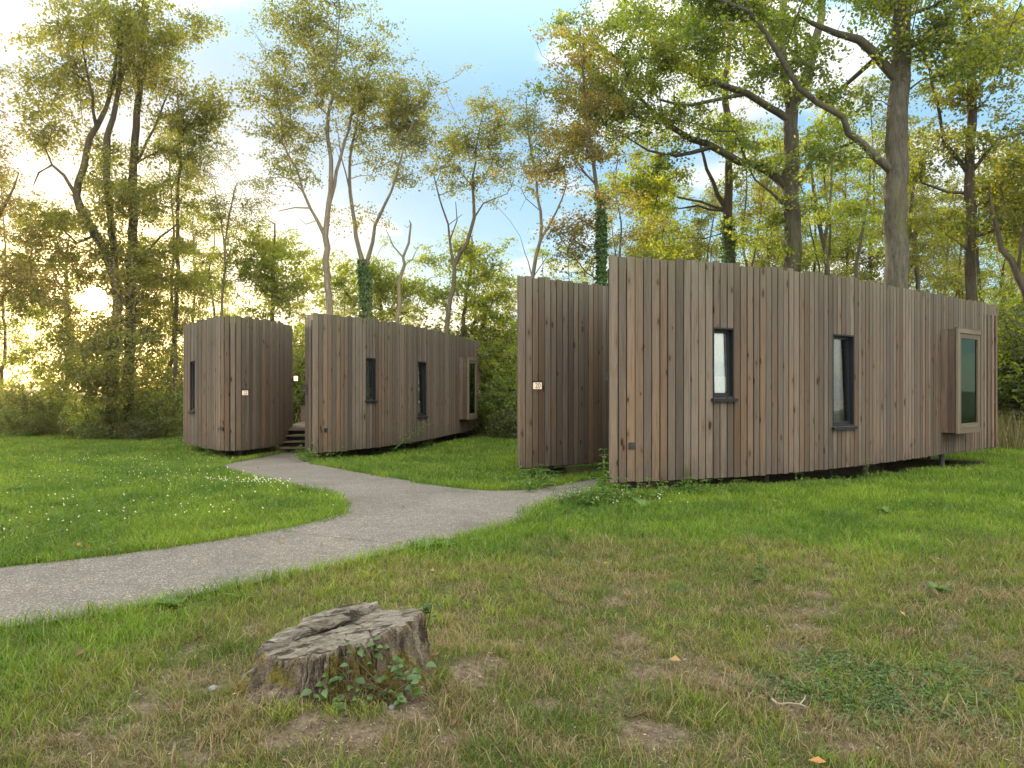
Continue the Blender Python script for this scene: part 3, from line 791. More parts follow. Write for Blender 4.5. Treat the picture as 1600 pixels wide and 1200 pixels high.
def leaf_geo(pos, axis_, nrm, L, W, fold=.18):
    side = np.cross(nrm, axis_); side /= np.linalg.norm(side, axis=1)[:, None]+1e-9
    up = np.cross(axis_, side)
    L = L[:, None]; W = W[:, None]
    b = pos; t = pos+axis_*L; m = pos+axis_*L*.45
    r = m+side*W*.5+up*W*fold; l = m-side*W*.5+up*W*fold
    V = np.stack([b, r, t, l], 1).reshape(-1, 3); n = len(pos); k = np.arange(n)*4
    T = np.stack([k, k+1, k+2, k, k+2, k+3], 1).reshape(-1)
    return V, T, np.arange(n*2)*3

def unit(v): return v/(np.linalg.norm(v, axis=-1, keepdims=True)+1e-9)

def spray(rng, att, K, Mn, tl, L, W, flat=.45, droop=.25, world=True):
    n = len(att)
    d = rng.normal(0, 1, (n, K, 3)); d[..., 2] = d[..., 2]*flat-.05; d = unit(d)*(tl*rng.uniform(.45, 1.15, (n, K, 1)))
    t = rng.uniform(.1, 1.05, (n, K, Mn, 1))
    pos = att[:, None, None, :]+d[:, :, None, :]*t+rng.normal(0, .05*tl/.5, (n, K, Mn, 3))
    pos[..., 2] -= droop*(tl*t[..., 0])**2
    ax = unit(unit(d)[:, :, None, :]*.7+rng.normal(0, .65, (n, K, Mn, 3))+np.array([0, 0, -droop]))
    nr = unit(rng.normal(0, .62, (n, K, Mn, 3))+np.array([0, 0, .75]))
    pos = pos.reshape(-1, 3); ax = ax.reshape(-1, 3); nr = nr.reshape(-1, 3); m = len(pos)
    sz = rng.uniform(.65, 1.25, m)
    if world:   # the thin place in the foliage where the low sun shines through
        v = unit(pos-np.array([0, 0, EYE])); ang = np.degrees(np.arccos(np.clip(v@SUN, -1, 1)))
        keep = (ang > .62) & ((ang > 1.7) | (rng.random(m) < (ang-.3)/1.4))
        pos, ax, nr, sz = pos[keep], ax[keep], nr[keep], sz[keep]
    return leaf_geo(pos, ax, nr, L*sz, W*sz)

def ellipsoid(rng, c, r, n):
    v = unit(rng.normal(0, 1, (n, 3)))*(rng.random((n, 1))**(1/2.3))*rng.uniform(.8, 1.22, (n, 1)); return c+v*np.array(r)

KIND = {  # K, M, twig length, leaf length, leaf width
    'oak': (8, 12, .60, .104, .070), 'aspen': (7, 9, .58, .080, .064), 'maple': (8, 13, .66, .090, .072),
    'birch': (6, 9, .5, .066, .05), 'bright': (7, 10, .6, .105, .075), 'bush': (6, 7, .36, .095, .065)}

def tree(name, label, d, limbs, crown, kind, leaf, bark, group=None, ivy=None, seed=1, bal=.22, depth=.85, cat='tree', dens=1.0, flare=1.25, clump=6, rs=1.0):
    rng = np.random.default_rng(seed)
    L3 = []
    for li, lb in enumerate(limbs):
        pts, rad = [], []; span = rng.uniform(-.9, .9) if li else 0
        for k, q in enumerate(lb):
            f = k/max(1, len(lb)-1); dd = (q[3] if len(q) > 3 else span*f*1.2)
            pts.append(P(q[0], q[1], d+dd)); rad.append(q[2]*rs)
        if li == 0:
            g = P(lb[0][0], lb[0][1], d); z = float(H(g[0], g[1])); pts[0] = np.array([g[0], g[1], z-.1])
            pts.insert(1, np.array([g[0], g[1], z+.45])); rad.insert(1, rad[0]*1.02); rad[0] *= flare
        else:
            A = L3[0][0]
        L3.append((np.array(pts), rad))
    base = L3[0][0][0].copy(); base[2] += .1
    s = d/F; att = []
    for c in crown:
        rx, rz = c[2]*s, c[3]*s; ry = depth*min(max(rx, rz*.7), 3.2)
        n_ = max(1, int(c[4]*dens)); k_ = max(1, int(round(n_/clump)))
        cc = ellipsoid(rng, P(c[0], c[1], d+(c[5] if len(c) > 5 else 0)), (rx, ry, rz), k_)
        att.append(cc[rng.integers(0, k_, n_)]+rng.normal(0, 1, (n_, 3))*np.array([.36, .36, .20])*rng.uniform(.6, 1.5, (n_, 1)))
    att = np.concatenate(att) if att else np.zeros((0, 3))
    pos, par, rad = grow(rng, L3, att, bal)
    root = empty(name, base, label, cat, group)
    tube_mesh('trunk', pos, par, rad, M[bark], root, base)
    if len(att):
        K, Mn, tl, L, W = KIND[kind]
        V, T, S = spray(rng, att, K, Mn, tl, L, W)
        mesh_np('crown', V-base, T, S, M[leaf], root)
    if ivy:
        y0, y1, thick, cnt = ivy; ps, ax, nr = [], [], []
        tp, tr = L3[0]; tp, tr = resample(tp, tr, .15, rng, 0)
        pyv = HZ-(tp[:, 2]-EYE)/s; sel = np.where((pyv > y0) & (pyv < y1))[0]
        i = rng.choice(sel, cnt); a = rng.uniform(0, 2*PI, cnt); out = np.stack([np.cos(a), np.sin(a), np.zeros(cnt)], 1)
        rr = tr[i]+rng.uniform(.01, 1, cnt)**2*thick
        p = tp[i]+out*rr[:, None]+np.stack([np.zeros(cnt), np.zeros(cnt), rng.uniform(-.1, .1, cnt)], 1)
        ax = unit(out*.4+rng.normal(0, .5, (cnt, 3))+np.array([0, 0, -.7])); nr = unit(out+rng.normal(0, .35, (cnt, 3)))
        V, T, S = leaf_geo(p, ax, nr, rng.uniform(.07, .12, cnt), rng.uniform(.06, .1, cnt)); mesh_np('ivy', V-base, T, S, M['lf_ivy'], root)
    return root

# ---------------------------------------------------------------- the trees one can tell apart
GT = 'tall trees round the clearing'
tree('oak_tree', 'thickest straight oak behind the largest cabin, its heavy limb bending up to the left', 19.5,
     [[(1400, 700, .30), (1400, 440, .285), (1400, 300, .275), (1402, 200, .255), (1408, 100, .235), (1412, 0, .21), (1415, -130, .15)],
      [(1393, 280, .13), (1372, 252, .10), (1350, 225, .09), (1325, 207, .085), (1315, 182, .08), (1275, 160, .076), (1250, 137, .072), (1220, 90, .065), (1200, 50, .06), (1170, 18, .06), (1120, -2, .05), (1060, -25, .03)],
      [(1392, 114, .13), (1362, 78, .12), (1340, 62, .11), (1305, 52, .08), (1270, 35, .06)],
      [(1394, 66, .07), (1370, 90, .065, 1), (1335, 120, .06, 1.6), (1300, 150, .045, 2)],
      [(1420, 68, .07), (1450, 62, .06), (1500, 68, .05), (1530, 58, .035)], [(1418, 30, .05), (1460, 10, .04), (1490, -10, .03)]],
     [(1300, -30, 200, 80, 55), (1180, 30, 110, 60, 34), (1480, 20, 140, 70, 42), (1320, 120, 80, 50, 14), (1050, -10, 120, 50, 30), (1290, 245, 45, 35, 8), (1540, 90, 70, 40, 16), (1420, 60, 60, 60, 12), (1240, 110, 50, 40, 9)],
     'oak', 'lf_oak', 'bark_oak', GT, seed=3, dens=1.5)
tree('oak_tree', 'second oak behind the largest cabin, with two crooked dark limbs reaching far to the left', 24,
     [[(1238, 700, .28), (1238, 420, .26), (1236, 300, .245), (1236, 200, .22), (1242, 165, .2), (1258, 120, .16), (1275, 60, .13), (1285, 0, .10), (1290, -80, .06)],
      [(1236, 175, .14), (1225, 120, .13), (1222, 60, .125), (1222, 0, .11), (1215, -80, .06)],
      [(1230, 292, .15), (1200, 265, .13), (1155, 250, .125), (1105, 225, .11), (1080, 212, .10), (1050, 197, .09), (1037, 187, .08), (1012, 165, .065), (985, 135, .04)],
      [(1112, 230, .075), (1080, 240, .065), (1055, 243, .055), (1012, 234, .035)],
      [(1234, 188, .13), (1200, 165, .11), (1165, 147, .11), (1125, 132, .095), (1075, 112, .075), (1040, 98, .05), (1000, 90, .03)],
      [(1163, 147, .065), (1100, 160, .055), (1062, 165, .045), (1030, 155, .03)],
      [(1245, 288, .08), (1268, 252, .065), (1310, 230, .055), (1335, 222, .03)], [(1230, 330, .05), (1205, 300, .04), (1180, 280, .03)]],
     [(1000, 110, 130, 95, 80), (925, 150, 75, 90, 38), (1120, 60, 110, 60, 38), (1140, 200, 100, 40, 18), (1000, 205, 100, 45, 24), (1220, 110, 70, 80, 16), (1238, 350, 45, 70, 14), (900, 50, 50, 50, 20), (1020, 10, 120, 45, 34), (1310, 200, 50, 40, 8), (1190, 260, 60, 30, 6)],
     'oak', 'lf_oak', 'bark_oak', GT, seed=5, dens=1.4)
tree('maple_tree', 'dark forked trunk between the ivy trunk and the second oak, its base wrapped in ivy', 26.5,
     [[(1139, 700, .19), (1139, 420, .175), (1136, 330, .16), (1139, 260, .13), (1136, 180, .12), (1135, 100, .09), (1148, 0, .06)],
      [(1134, 335, .10), (1120, 305, .08), (1105, 262, .06), (1090, 210, .04)], [(1130, 328, .05), (1095, 316, .045), (1058, 308, .03)], [(1128, 335, .045), (1090, 322, .04), (1062, 326, .025)]],
     [(1045, 285, 60, 35, 26), (995, 275, 60, 55, 30), (1130, 150, 80, 80, 26), (1180, 330, 55, 45, 14), (1060, 360, 60, 40, 16), (1010, 350, 40, 40, 12)],
     'bright', 'lf_bright', 'bark_dark', GT, ivy=(345, 440, .07, 900), seed=7)
tree('oak_tree', 'dark slender oak with upswept limbs, between the thickest oak and the leaning trunk', 22,
     [[(1517, 700, .16), (1517, 470, .145), (1516, 300, .135), (1515, 150, .12), (1508, 0, .10), (1505, -100, .07)],
      [(1513, 268, .07), (1495, 245, .062), (1475, 220, .058), (1468, 180, .05), (1452, 110, .045), (1440, 80, .03)],
      [(1520, 262, .055), (1540, 240, .05), (1560, 215, .042), (1605, 205, .03)], [(1519, 142, .05), (1540, 120, .042), (1560, 90, .03)], [(1521, 372, .05), (1560, 358, .045), (1620, 348, .03)], [(1516, 300, .05), (1480, 300, .04), (1440, 285, .03)]],
     [(1500, 110, 85, 80, 36), (1575, 60, 80, 80, 38), (1570, 230, 65, 80, 36), (1470, 240, 50, 70, 20), (1595, 340, 60, 55, 24), (1550, 330, 45, 50, 14), (1460, 330, 45, 45, 10), (1640, 180, 70, 120, 30)],
     'oak', 'lf_maple', 'bark_dark', GT, seed=9, dens=1.3)
tree('leaning_tree', 'dark trunk leaning to the left at the right edge of the photo', 20,
     [[(1690, 700, .17), (1625, 520, .15), (1592, 432, .14), (1566, 385, .11), (1552, 335, .07), (1545, 290, .03)], [(1592, 432, .07), (1600, 350, .06), (1640, 270, .04)]],
     [(1575, 270, 50, 80, 22), (1640, 260, 60, 90, 30), (1610, 400, 50, 40, 14)], 'maple', 'lf_maple', 'bark_dark', GT, seed=11, rs=.68)
tree('young_tree', 'thin twin stemmed young tree seen just right of the second oak trunk', 27,
     [[(1290, 700, .10), (1290, 430, .09), (1288, 380, .085), (1277, 330, .07), (1270, 280, .05), (1262, 200, .03)], [(1290, 372, .06), (1297, 310, .05), (1302, 240, .035)]],
     [(1285, 230, 55, 75, 22), (1325, 320, 45, 50, 14), (1265, 330, 40, 40, 8)], 'bright', 'lf_bright', 'bark_grey', GT, seed=13)
tree('young_tree', 'thin leafy young tree just left of the thickest oak trunk', 29,
     [[(1337, 700, .08), (1337, 440, .07), (1345, 370, .06), (1355, 320, .05), (1362, 230, .03)], [(1340, 420, .04), (1370, 400, .035), (1395, 380, .02)]],
     [(1350, 270, 50, 75, 22), (1350, 370, 40, 40, 9)], 'bright', 'lf_bright', 'bark_grey', GT, seed=15)
tree('ivy_clad_tree', 'slim trunk sheathed in green ivy beside the number 20 wall, with rusty thinning leaves', 22,
     [[(941, 700, .13), (940, 440, .12), (939, 330, .10), (933, 290, .085), (925, 250, .075), (918, 180, .06), (912, 120, .05), (905, 50, .035)], [(932, 295, .05), (905, 258, .04), (882, 212, .03)], [(938, 360, .04), (905, 340, .03), (880, 360, .02)]],
     [(910, 190, 45, 50, 30), (878, 250, 40, 45, 22), (895, 95, 32, 70, 24), (950, 270, 45, 50, 14), (885, 350, 50, 50, 22), (900, 405, 50, 25, 10), (960, 350, 35, 40, 8)],
     'aspen', 'lf_rust', 'bark_grey', GT, ivy=(300, 450, .07, 1700), dens=1.2, seed=17, depth=.9, rs=.68)
tree('birch_tree', 'wispy pale birch rising behind the left end of the number 20 wall', 25,
     [[(832, 700, .11), (832, 435, .10), (836, 400, .09), (846, 375, .082), (843, 330, .07), (838, 280, .055), (825, 200, .04), (822, 150, .02)],
      [(846, 372, .055), (870, 330, .045), (885, 290, .03)], [(832, 425, .03), (820, 395, .02), (813, 370, .01)], [(838, 432, .03), (852, 405, .02), (858, 395, .01)], [(842, 330, .025), (822, 310, .02), (812, 330, .01)]],
     [(825, 200, 28, 55, 18), (860, 255, 36, 45, 15), (868, 215, 26, 40, 9), (812, 270, 18, 30, 5)], 'birch', 'lf_aspen', 'bark_pale', GT, seed=19, dens=2.4, rs=.68)
tree('aspen_tree', 'crooked grey tree with bare lower limbs above the far end of the middle cabin', 27,
     [[(697, 700, .14), (697, 515, .13), (705, 470, .12), (712, 415, .11), (728, 380, .10), (740, 340, .09), (738, 300, .07), (742, 250, .05), (750, 195, .03)],
      [(710, 416, .08), (704, 390, .065), (700, 350, .05), (690, 322, .045), (676, 268, .025)], [(703, 375, .04), (714, 345, .03), (712, 315, .018)], [(740, 336, .05), (755, 318, .04), (792, 303, .02)], [(700, 352, .03), (722, 335, .02)]],
     [(738, 230, 50, 52, 62), (768, 200, 34, 45, 32), (718, 275, 38, 30, 16), (745, 165, 16, 25, 7), (788, 255, 24, 34, 10), (700, 215, 30, 32, 10)], 'aspen', 'lf_aspen', 'bark_grey', GT, dens=1.2, seed=21, rs=.68)
tree('dead_snag', 'bare broken snag without leaves above the middle cabin roof', 26,
     [[(622, 700, .11), (622, 480, .10), (625, 440, .09), (632, 415, .085), (629, 402, .07), (638, 380, .06), (642, 350, .045), (640, 344, .02)],
      [(629, 404, .045), (615, 385, .035), (603, 358, .015)], [(634, 418, .04), (645, 405, .03), (653, 385, .012)], [(641, 360, .02), (632, 352, .012)]],
     [], 'aspen', 'lf_aspen', 'bark_pale', GT, seed=23, rs=.68)
tree('aspen_tree', 'forked pale aspen with an ivy swollen lower trunk above the middle cabin', 26,
     [[(572, 700, .17), (572, 490, .165), (568, 420, .16), (560, 390, .11), (555, 350, .10), (548, 300, .085), (546, 260, .07), (555, 200, .06), (575, 120, .03)],
      [(572, 412, .10), (582, 380, .09), (585, 350, .08), (600, 320, .07), (612, 300, .06), (625, 250, .045), (650, 175, .025)], [(548, 300, .04), (535, 250, .03), (528, 210, .02)]],
     [(605, 180, 72, 72, 96), (640, 190, 40, 60, 34), (560, 130, 42, 42, 20), (622, 285, 32, 36, 12), (660, 150, 34, 40, 16), (560, 250, 36, 40, 12), (575, 335, 34, 20, 7), (655, 240, 22, 30, 8)], 'aspen', 'lf_aspen', 'bark_pale', GT, ivy=(405, 500, .10, 1500), dens=1.2, seed=25, rs=.68)
tree('aspen_tree', 'tallest pale aspen, its forking trunk above the left end of the middle cabin', 25,
     [[(514, 700, .18), (512, 490, .165), (510, 430, .155), (512, 370, .145), (516, 320, .125), (519, 250, .10), (511, 215, .09), (511, 180, .08), (520, 150, .065), (524, 100, .05), (530, 30, .03)],
      [(518, 312, .09), (530, 250, .08), (540, 220, .07), (555, 160, .05), (577, 108, .03)],
      [(511, 364, .09), (495, 345, .08), (484, 325, .07), (475, 300, .06), (465, 265, .052), (450, 240, .045), (430, 200, .038), (408, 178, .02)], [(486, 330, .04), (460, 325, .032), (434, 330, .015)], [(500, 350, .03), (478, 350, .02), (466, 340, .01)], [(514, 395, .02), (525, 375, .012), (531, 366, .006)]],
     [(500, 65, 66, 56, 80), (438, 165, 46, 56, 58), (540, 150, 56, 66, 56), (515, 5, 60, 38, 44), (480, 130, 50, 50, 30), (428, 235, 38, 32, 14), (465, 290, 34, 34, 9), (415, 95, 26, 30, 10), (570, 70, 34, 34, 12), (455, 60, 40, 40, 14), (480, 210, 40, 40, 12)], 'aspen', 'lf_aspen', 'bark_pale', GT, dens=1.25, clump=5, seed=27, rs=.68)
tree('maple_tree', 'big leafy tree beside the low sun with a pale limb leaning up to the left', 24,
     [[(172, 690, .17), (178, 560, .15), (184, 460, .14), (166, 395, .13), (138, 345, .14), (119, 304, .12), (130, 260, .105), (150, 200, .085), (165, 170, .07), (180, 110, .05), (187, 30, .03)],
      [(149, 206, .06), (146, 175, .05), (140, 130, .04), (128, 70, .025)], [(119, 302, .06), (100, 272, .05), (80, 258, .045), (60, 270, .03), (52, 290, .015)],
      [(183, 455, .10), (172, 330, .10), (166, 240, .11), (172, 200, .09), (185, 140, .07), (192, 50, .04)], [(120, 380, .04), (90, 350, .03)]],
     [(125, 110, 75, 75, 84), (190, 35, 95, 55, 84), (85, 185, 60, 38, 36), (160, -20, 110, 50, 50), (70, 140, 40, 50, 20), (160, 330, 80, 60, 50), (60, 350, 60, 50, 34), (120, 230, 50, 30, 14), (105, 440, 60, 45, 44), (150, 520, 70, 36, 36), (195, 440, 45, 50, 40), (150, 405, 50, 30, 30), (150, 620, 45, 28, 18, -1), (175, 560, 50, 40, 24, -1)], 'maple', 'lf_maple', 'bark_dark', GT, seed=29, dens=.72, clump=4)
tree('maple_tree', 'dense dark tree with a straight trunk standing left of the leftmost cabin', 24.6,
     [[(197, 690, .18), (200, 600, .17), (205, 450, .155), (208, 300, .135), (212, 200, .11), (220, 100, .085), (226, 0, .05)], [(210, 260, .05), (240, 200, .04), (265, 140, .025)], [(207, 330, .05), (170, 290, .04), (140, 270, .02)], [(206, 420, .05), (250, 370, .04), (280, 350, .02)]],
     [(255, 95, 100, 85, 110), (275, 200, 70, 68, 66), (225, 285, 85, 60, 66), (300, 130, 50, 60, 30), (110, 380, 95, 52, 62), (250, 400, 62, 78, 52), (170, 510, 110, 42, 66), (55, 440, 70, 62, 46), (205, 565, 95, 45, 56), (90, 560, 80, 50, 44), (160, 590, 60, 35, 30, -1.2)],
     'maple', 'lf_maple', 'bark_dark', GT, seed=31, dens=.72, clump=4)
tree('aspen_tree', 'leafy tree with a few orange leaves at the left edge of the photo', 23,
     [[(-30, 690, .16), (-28, 400, .14), (-20, 250, .11), (-10, 120, .07)], [(-28, 380, .06), (10, 320, .045), (30, 270, .02)]],
     [(0, 250, 42, 48, 34), (8, 335, 56, 56, 50), (55, 410, 45, 45, 26), (-45, 180, 60, 100, 34), (18, 430, 40, 50, 20), (-20, 500, 60, 60, 30)], 'aspen', 'lf_rust', 'bark_grey', GT, seed=33, dens=.75, clump=4)
tree('young_tree', 'thin upright tree just left of the leftmost cabin', 26,
     [[(272, 690, .08), (275, 480, .07), (277, 400, .065), (278, 300, .055), (282, 220, .045), (276, 120, .02)]],
     [(282, 330, 36, 80, 24), (292, 240, 30, 50, 13), (270, 440, 38, 48, 16), (285, 520, 38, 50, 18)], 'birch', 'lf_maple', 'bark_grey', GT, seed=35, dens=1.6)
tree('birch_tree', 'slender thin leaved birch rising directly behind the leftmost cabin', 27,
     [[(345, 690, .08), (346, 490, .07), (351, 420, .06), (352, 380, .055), (360, 330, .042), (370, 285, .02)], [(351, 392, .045), (345, 340, .035), (334, 290, .02)], [(350, 440, .03), (368, 415, .02), (380, 400, .01)]],
     [(350, 320, 40, 50, 20), (382, 300, 22, 34, 8), (330, 255, 30, 42, 13), (358, 430, 26, 34, 8)], 'birch', 'lf_aspen', 'bark_pale', GT, seed=37, dens=2.6, rs=.68)
tree('bushy_tree', 'rounded light green tree filling the gap above the leftmost and middle cabins', 28,
     [[(425, 690, .09), (426, 480, .08), (427, 420, .06), (429, 350, .03)]],
     [(430, 400, 46, 52, 44), (390, 435, 34, 42, 22), (462, 440, 34, 38, 20), (420, 480, 56, 28, 20)], 'bright', 'lf_bright', 'bark_grey', GT, seed=39, dens=1.6)
tree('bushy_tree', 'low light green tree directly behind the crooked grey tree by the middle cabin', 29,
     [[(738, 690, .09), (722, 530, .08), (735, 430, .05), (738, 370, .025)]],
     [(730, 405, 46, 46, 42), (772, 455, 36, 34, 20), (690, 450, 28, 34, 13), (735, 480, 55, 30, 20)], 'bright', 'lf_bright', 'bark_grey', GT, seed=41, dens=1.6)
tree('bushy_tree', 'low spreading green tree behind the bare snag and the ivy swollen aspen', 30,
     [[(595, 690, .09), (597, 520, .07), (592, 420, .04)]],
     [(590, 435, 62, 42, 42), (650, 455, 45, 36, 24), (530, 440, 40, 44, 24), (590, 490, 90, 26, 26)], 'bright', 'lf_bright', 'bark_grey', GT, seed=43, dens=1.6)

tree('maple_tree', 'broad leafy tree standing just behind the low sun glow', 31,
     [[(104, 690, .12), (106, 540, .10), (104, 430, .06), (108, 370, .03)], [(106, 555, .05), (170, 525, .04), (225, 500, .02)], [(105, 470, .04), (80, 420, .03), (50, 380, .02)]],
     [(140, 470, 120, 100, 120), (60, 520, 70, 70, 50), (220, 540, 70, 60, 46), (130, 570, 110, 40, 46), (40, 400, 40, 40, 16), (235, 430, 40, 60, 22)], 'bright', 'lf_bright', 'bark_dark', GT, seed=45, dens=.5, clump=4)
# ---------------------------------------------------------------- forest behind: a few kinds, copied
def proto_tree(name, seed, Ht, leaf, bark, n, kind, width, low=.25, lean=.4, big=1.05):
    rng = np.random.default_rng(seed)
    z = np.linspace(0, Ht, 9); x = np.cumsum(rng.normal(0, lean*.3, 9)); y = np.cumsum(rng.normal(0, lean*.3, 9)); x[0] = y[0] = x[1] = y[1] = 0
    r = np.linspace(.13, .02, 9); r[0] *= 1.3
    limbs = [(np.stack([x, y, z-.1], 1), r)]
    if rng.random() < .6:
        k = 3; a = rng.uniform(0, 6.3); m = 5; t = np.linspace(0, 1, m)
        limbs.append((np.stack([x[k]+np.cos(a)*1.3*t, y[k]+np.sin(a)*1.3*t, z[k]+t*Ht*.4], 1), np.linspace(.07, .02, m)))
    f = rng.random(n); zz = Ht*(low+(1.02-low)*f); wd = width*np.sin(PI*np.clip((f*.9+.1), 0, 1))**.6*np.sqrt(rng.random(n)); a = rng.uniform(0, 2*PI, n)
    ix = np.interp(zz, z, x); iy = np.interp(zz, z, y)
    att = np.stack([ix+np.cos(a)*wd, iy+np.sin(a)*wd, zz], 1); k_ = max(8, n//5)
    att = att[rng.integers(0, k_, n)]+rng.normal(0, 1, (n, 3))*np.array([.38, .38, .24])
    pos, par, rad = grow(rng, limbs, att, .2, zmin=1.2)
    root = empty(name, (0, 0, 0), 'x', 'tree')
    tube_mesh('trunk', pos, par, rad, M[bark], root, np.zeros(3), (7, 5, 3))
    K, Mn, tl, L, W = KIND[kind]
    V, T, S = spray(rng, att, K, Mn, tl, L*big, W*big, world=False)
    mesh_np('crown', V, T, S, M[leaf], root); return root

PT = [proto_tree('woodland_tree', 51, 13, 'lf_bright', 'bark_dark', 150, 'bright', 1.9),
      proto_tree('woodland_tree', 52, 15, 'lf_maple', 'bark_dark', 165, 'maple', 2.0, .2),
      proto_tree('woodland_tree', 53, 12, 'lf_aspen', 'bark_grey', 135, 'aspen', 1.7, .35, .6, 1.3),
      proto_tree('woodland_tree', 54, 14, 'lf_maple', 'bark_dark', 135, 'bright', 2.2, .3, .7)]
used = set()
rng = np.random.default_rng(99)
def place(protos, i, px, d, h, label, group, kind_label=None):
    o = protos[i] if i not in used else copy_tree(protos[i]); used.add(i)
    x = (px-CX)/F*d; s = h
    o.location = (x, d, float(H(x, d))); o.rotation_euler = (0, 0, rng.uniform(0, 6.28)); o.scale = (s*rng.uniform(.9, 1.1), s*rng.uniform(.9, 1.1), s)
    o['label'] = label; o['group'] = group; return o
DESC = ['slender yellow green background tree', 'dense dark green background tree', 'thin olive leaved background tree', 'loose dark stemmed background tree']
def between(px):
    for e, t in ((1139, 'between the ivy trunk and the ivy based fork'), (1240, 'between the ivy based fork and the second oak'), (1400, 'between the two thick oak trunks'), (1517, 'between the thickest oak and the slender oak')):
        if px < e: return t
    return 'right of the dark slender oak'
BG = []
for px in range(985, 1760, 31): BG.append((px+rng.uniform(-10, 10), rng.uniform(30, 44), rng.uniform(.78, 1.08), 'R'))
for px in range(1010, 1700, 95): BG.append((px+rng.uniform(-14, 14), rng.uniform(46, 58), rng.uniform(.9, 1.2), 'R'))
for px in [-250, -215, -170, -120, -60, 5, 262, 300, 330]: BG.append((px+rng.uniform(-8, 8), rng.uniform(29, 36), rng.uniform(.6, .85), 'L'))
for px in (345, 395, 470, 545, 640, 700, 765, 800, 850, 890, 925, 960): BG.append((px, rng.uniform(38, 50), rng.uniform(.42, .56) if px < 840 else rng.uniform(.6, .8), 'C'))
for k, (px, d, s, zone) in enumerate(BG):
    i = int(rng.integers(0, 4)) if zone == 'R' else (int(rng.choice([1, 1, 0, 2])) if zone == 'L' else int(rng.choice([0, 2, 3])))
    where = {'R': between(px), 'L': 'in the woods beyond the left lawn', 'C': 'far behind the leftmost and middle cabins'}[zone]
    place(PT, i, px, d, s, DESC[i]+' '+where, DESC[i]+' '+where)

def proto_bush(seed, h, w, leaf, n):
    rng = np.random.default_rng(seed); limbs = []
    for k in range(5):
        a = rng.uniform(0, 6.28); t = np.linspace(0, 1, 5); r = w*.3*rng.uniform(.3, 1)
        p = np.stack([np.cos(a)*r*t, np.sin(a)*r*t, h*.75*t-.05], 1)
        limbs.append((p if k == 0 else p+np.array([.06*math.cos(a), .06*math.sin(a), .15]), np.linspace(.03, .008, 5)))
    v = unit(rng.normal(0, 1, (n, 3)))*(rng.random((n, 1))**.45); att = v*np.array([w*.5, w*.5, h*.5])+np.array([0, 0, h*.5])
    att[:, 2] = np.maximum(att[:, 2], .12)
    att += (vnoise(att[:, 0]*1.5+seed, att[:, 1]*1.5+att[:, 2], 1)[:, None]-.5)*.5*np.array([1, 1, .8]); att[:, 2] = np.maximum(att[:, 2], .1)
    pos, par, rad = grow(rng, limbs, att, .2, rtip=.005)
    root = empty('shrub', (0, 0, 0), 'x', 'shrub'); tube_mesh('stems', pos, par, rad, M['bark_dark'], root, np.zeros(3), (5, 4, 3))
    K, Mn, tl, L, W = KIND['bush']; V, T, S = spray(rng, att, K, Mn, tl, L, W, .7, .2, False)
    mesh_np('foliage', V, T, S, M[leaf], root); return root
used_b = set()
PB = [proto_bush(61, 2.4, 2.8, 'lf_bush', 150), proto_bush(62, 3.2, 2.6, 'lf_hedge', 170), proto_bush(63, 1.5, 2.6, 'lf_hedge', 110), proto_bush(64, 3.0, 3.2, 'lf_bright', 170)]
BD = ['dark green rounded shrub', 'tall dark olive shrub', 'low dark bramble like shrub', 'large bright green shrub']
def bush(i, px, d, s, where):
    o = PB[i] if i not in used_b else copy_tree(PB[i]); used_b.add(i)
    x = (px-CX)/F*d; o.location = (x, d, float(H(x, d))-.05); o.rotation_euler = (0, 0, rng.uniform(0, 6.28)); s *= rng.uniform(.9, 1.1)
    o.scale = (s*rng.uniform(.9, 1.2), s*rng.uniform(.9, 1.2), s); o['label'] = BD[i]+' '+where; o['group'] = BD[i]+' '+where
for k, px in enumerate(range(-240, 300, 36)):
    bush(int(rng.choice([1, 1, 2, 2, 0])), px, rng.uniform(26.6, 28.8), rng.uniform(.5, 1.05)*(.75 if 60 < px < 240 else 1), 'along the far edge of the left lawn')
for k, px in enumerate(range(-230, 320, 75)):
    bush(3 if rng.random() < .7 else 1, px, rng.uniform(30, 33), rng.uniform(.65, .95)*(.7 if 60 < px < 240 else 1), 'in the second row behind the left lawn')
for px, d, s, i in ((125, 24.3, .5, 2), (150, 23.4, .55, 0), (222, 23.6, .6, 2), (255, 24.5, .7, 0), (70, 25.5, .6, 2), (20, 25.6, .5, 0)): bush(i, px, d, s, 'at the foot of the tall trees by the left lawn')
for px, d, s, i in ((478, 30, 1.3, 0), (462, 33, 1.3, 1), (500, 32, 1.2, 1), (765, 27.5, 1.25, 3), (790, 26.0, .9, 0), (745, 31, 1.5, 1), (812, 29, 1.4, 3), (775, 30, 1.6, 1), (830, 31, 1.5, 0), (755, 27.5, .7, 2), (800, 24.5, .6, 2)):
    bush(i, px, d, s, 'in the gap beyond the middle cabin' if px > 600 else 'at the back of the gap with the steps')
for px, d, s, i in ((1575, 25, 1.2, 0), (1600, 23.5, 1.15, 3), (1640, 22.5, 1.35, 1), (1690, 22, 1.3, 0), (1560, 27, 1.5, 1), (1615, 27, 1.7, 0), (1670, 27, 1.7, 3), (1740, 24, 1.5, 1), (1520, 29, 1.2, 0), (1480, 30, 1.2, 1), (1585, 29, 1.9, 3)):
    bush(i, px, d, s, 'beyond the right end of the largest cabin')
for px in range(350, 980, 70): bush(int(rng.choice([0, 1, 3])), px, rng.uniform(31, 36), rng.uniform(1.0, 1.5), 'behind the cabins in the clearing')
for px in range(1000, 1480, 80): bush(int(rng.choice([0, 1, 3])), px, rng.uniform(24, 30), rng.uniform(1.0, 1.4), 'behind the largest cabin')

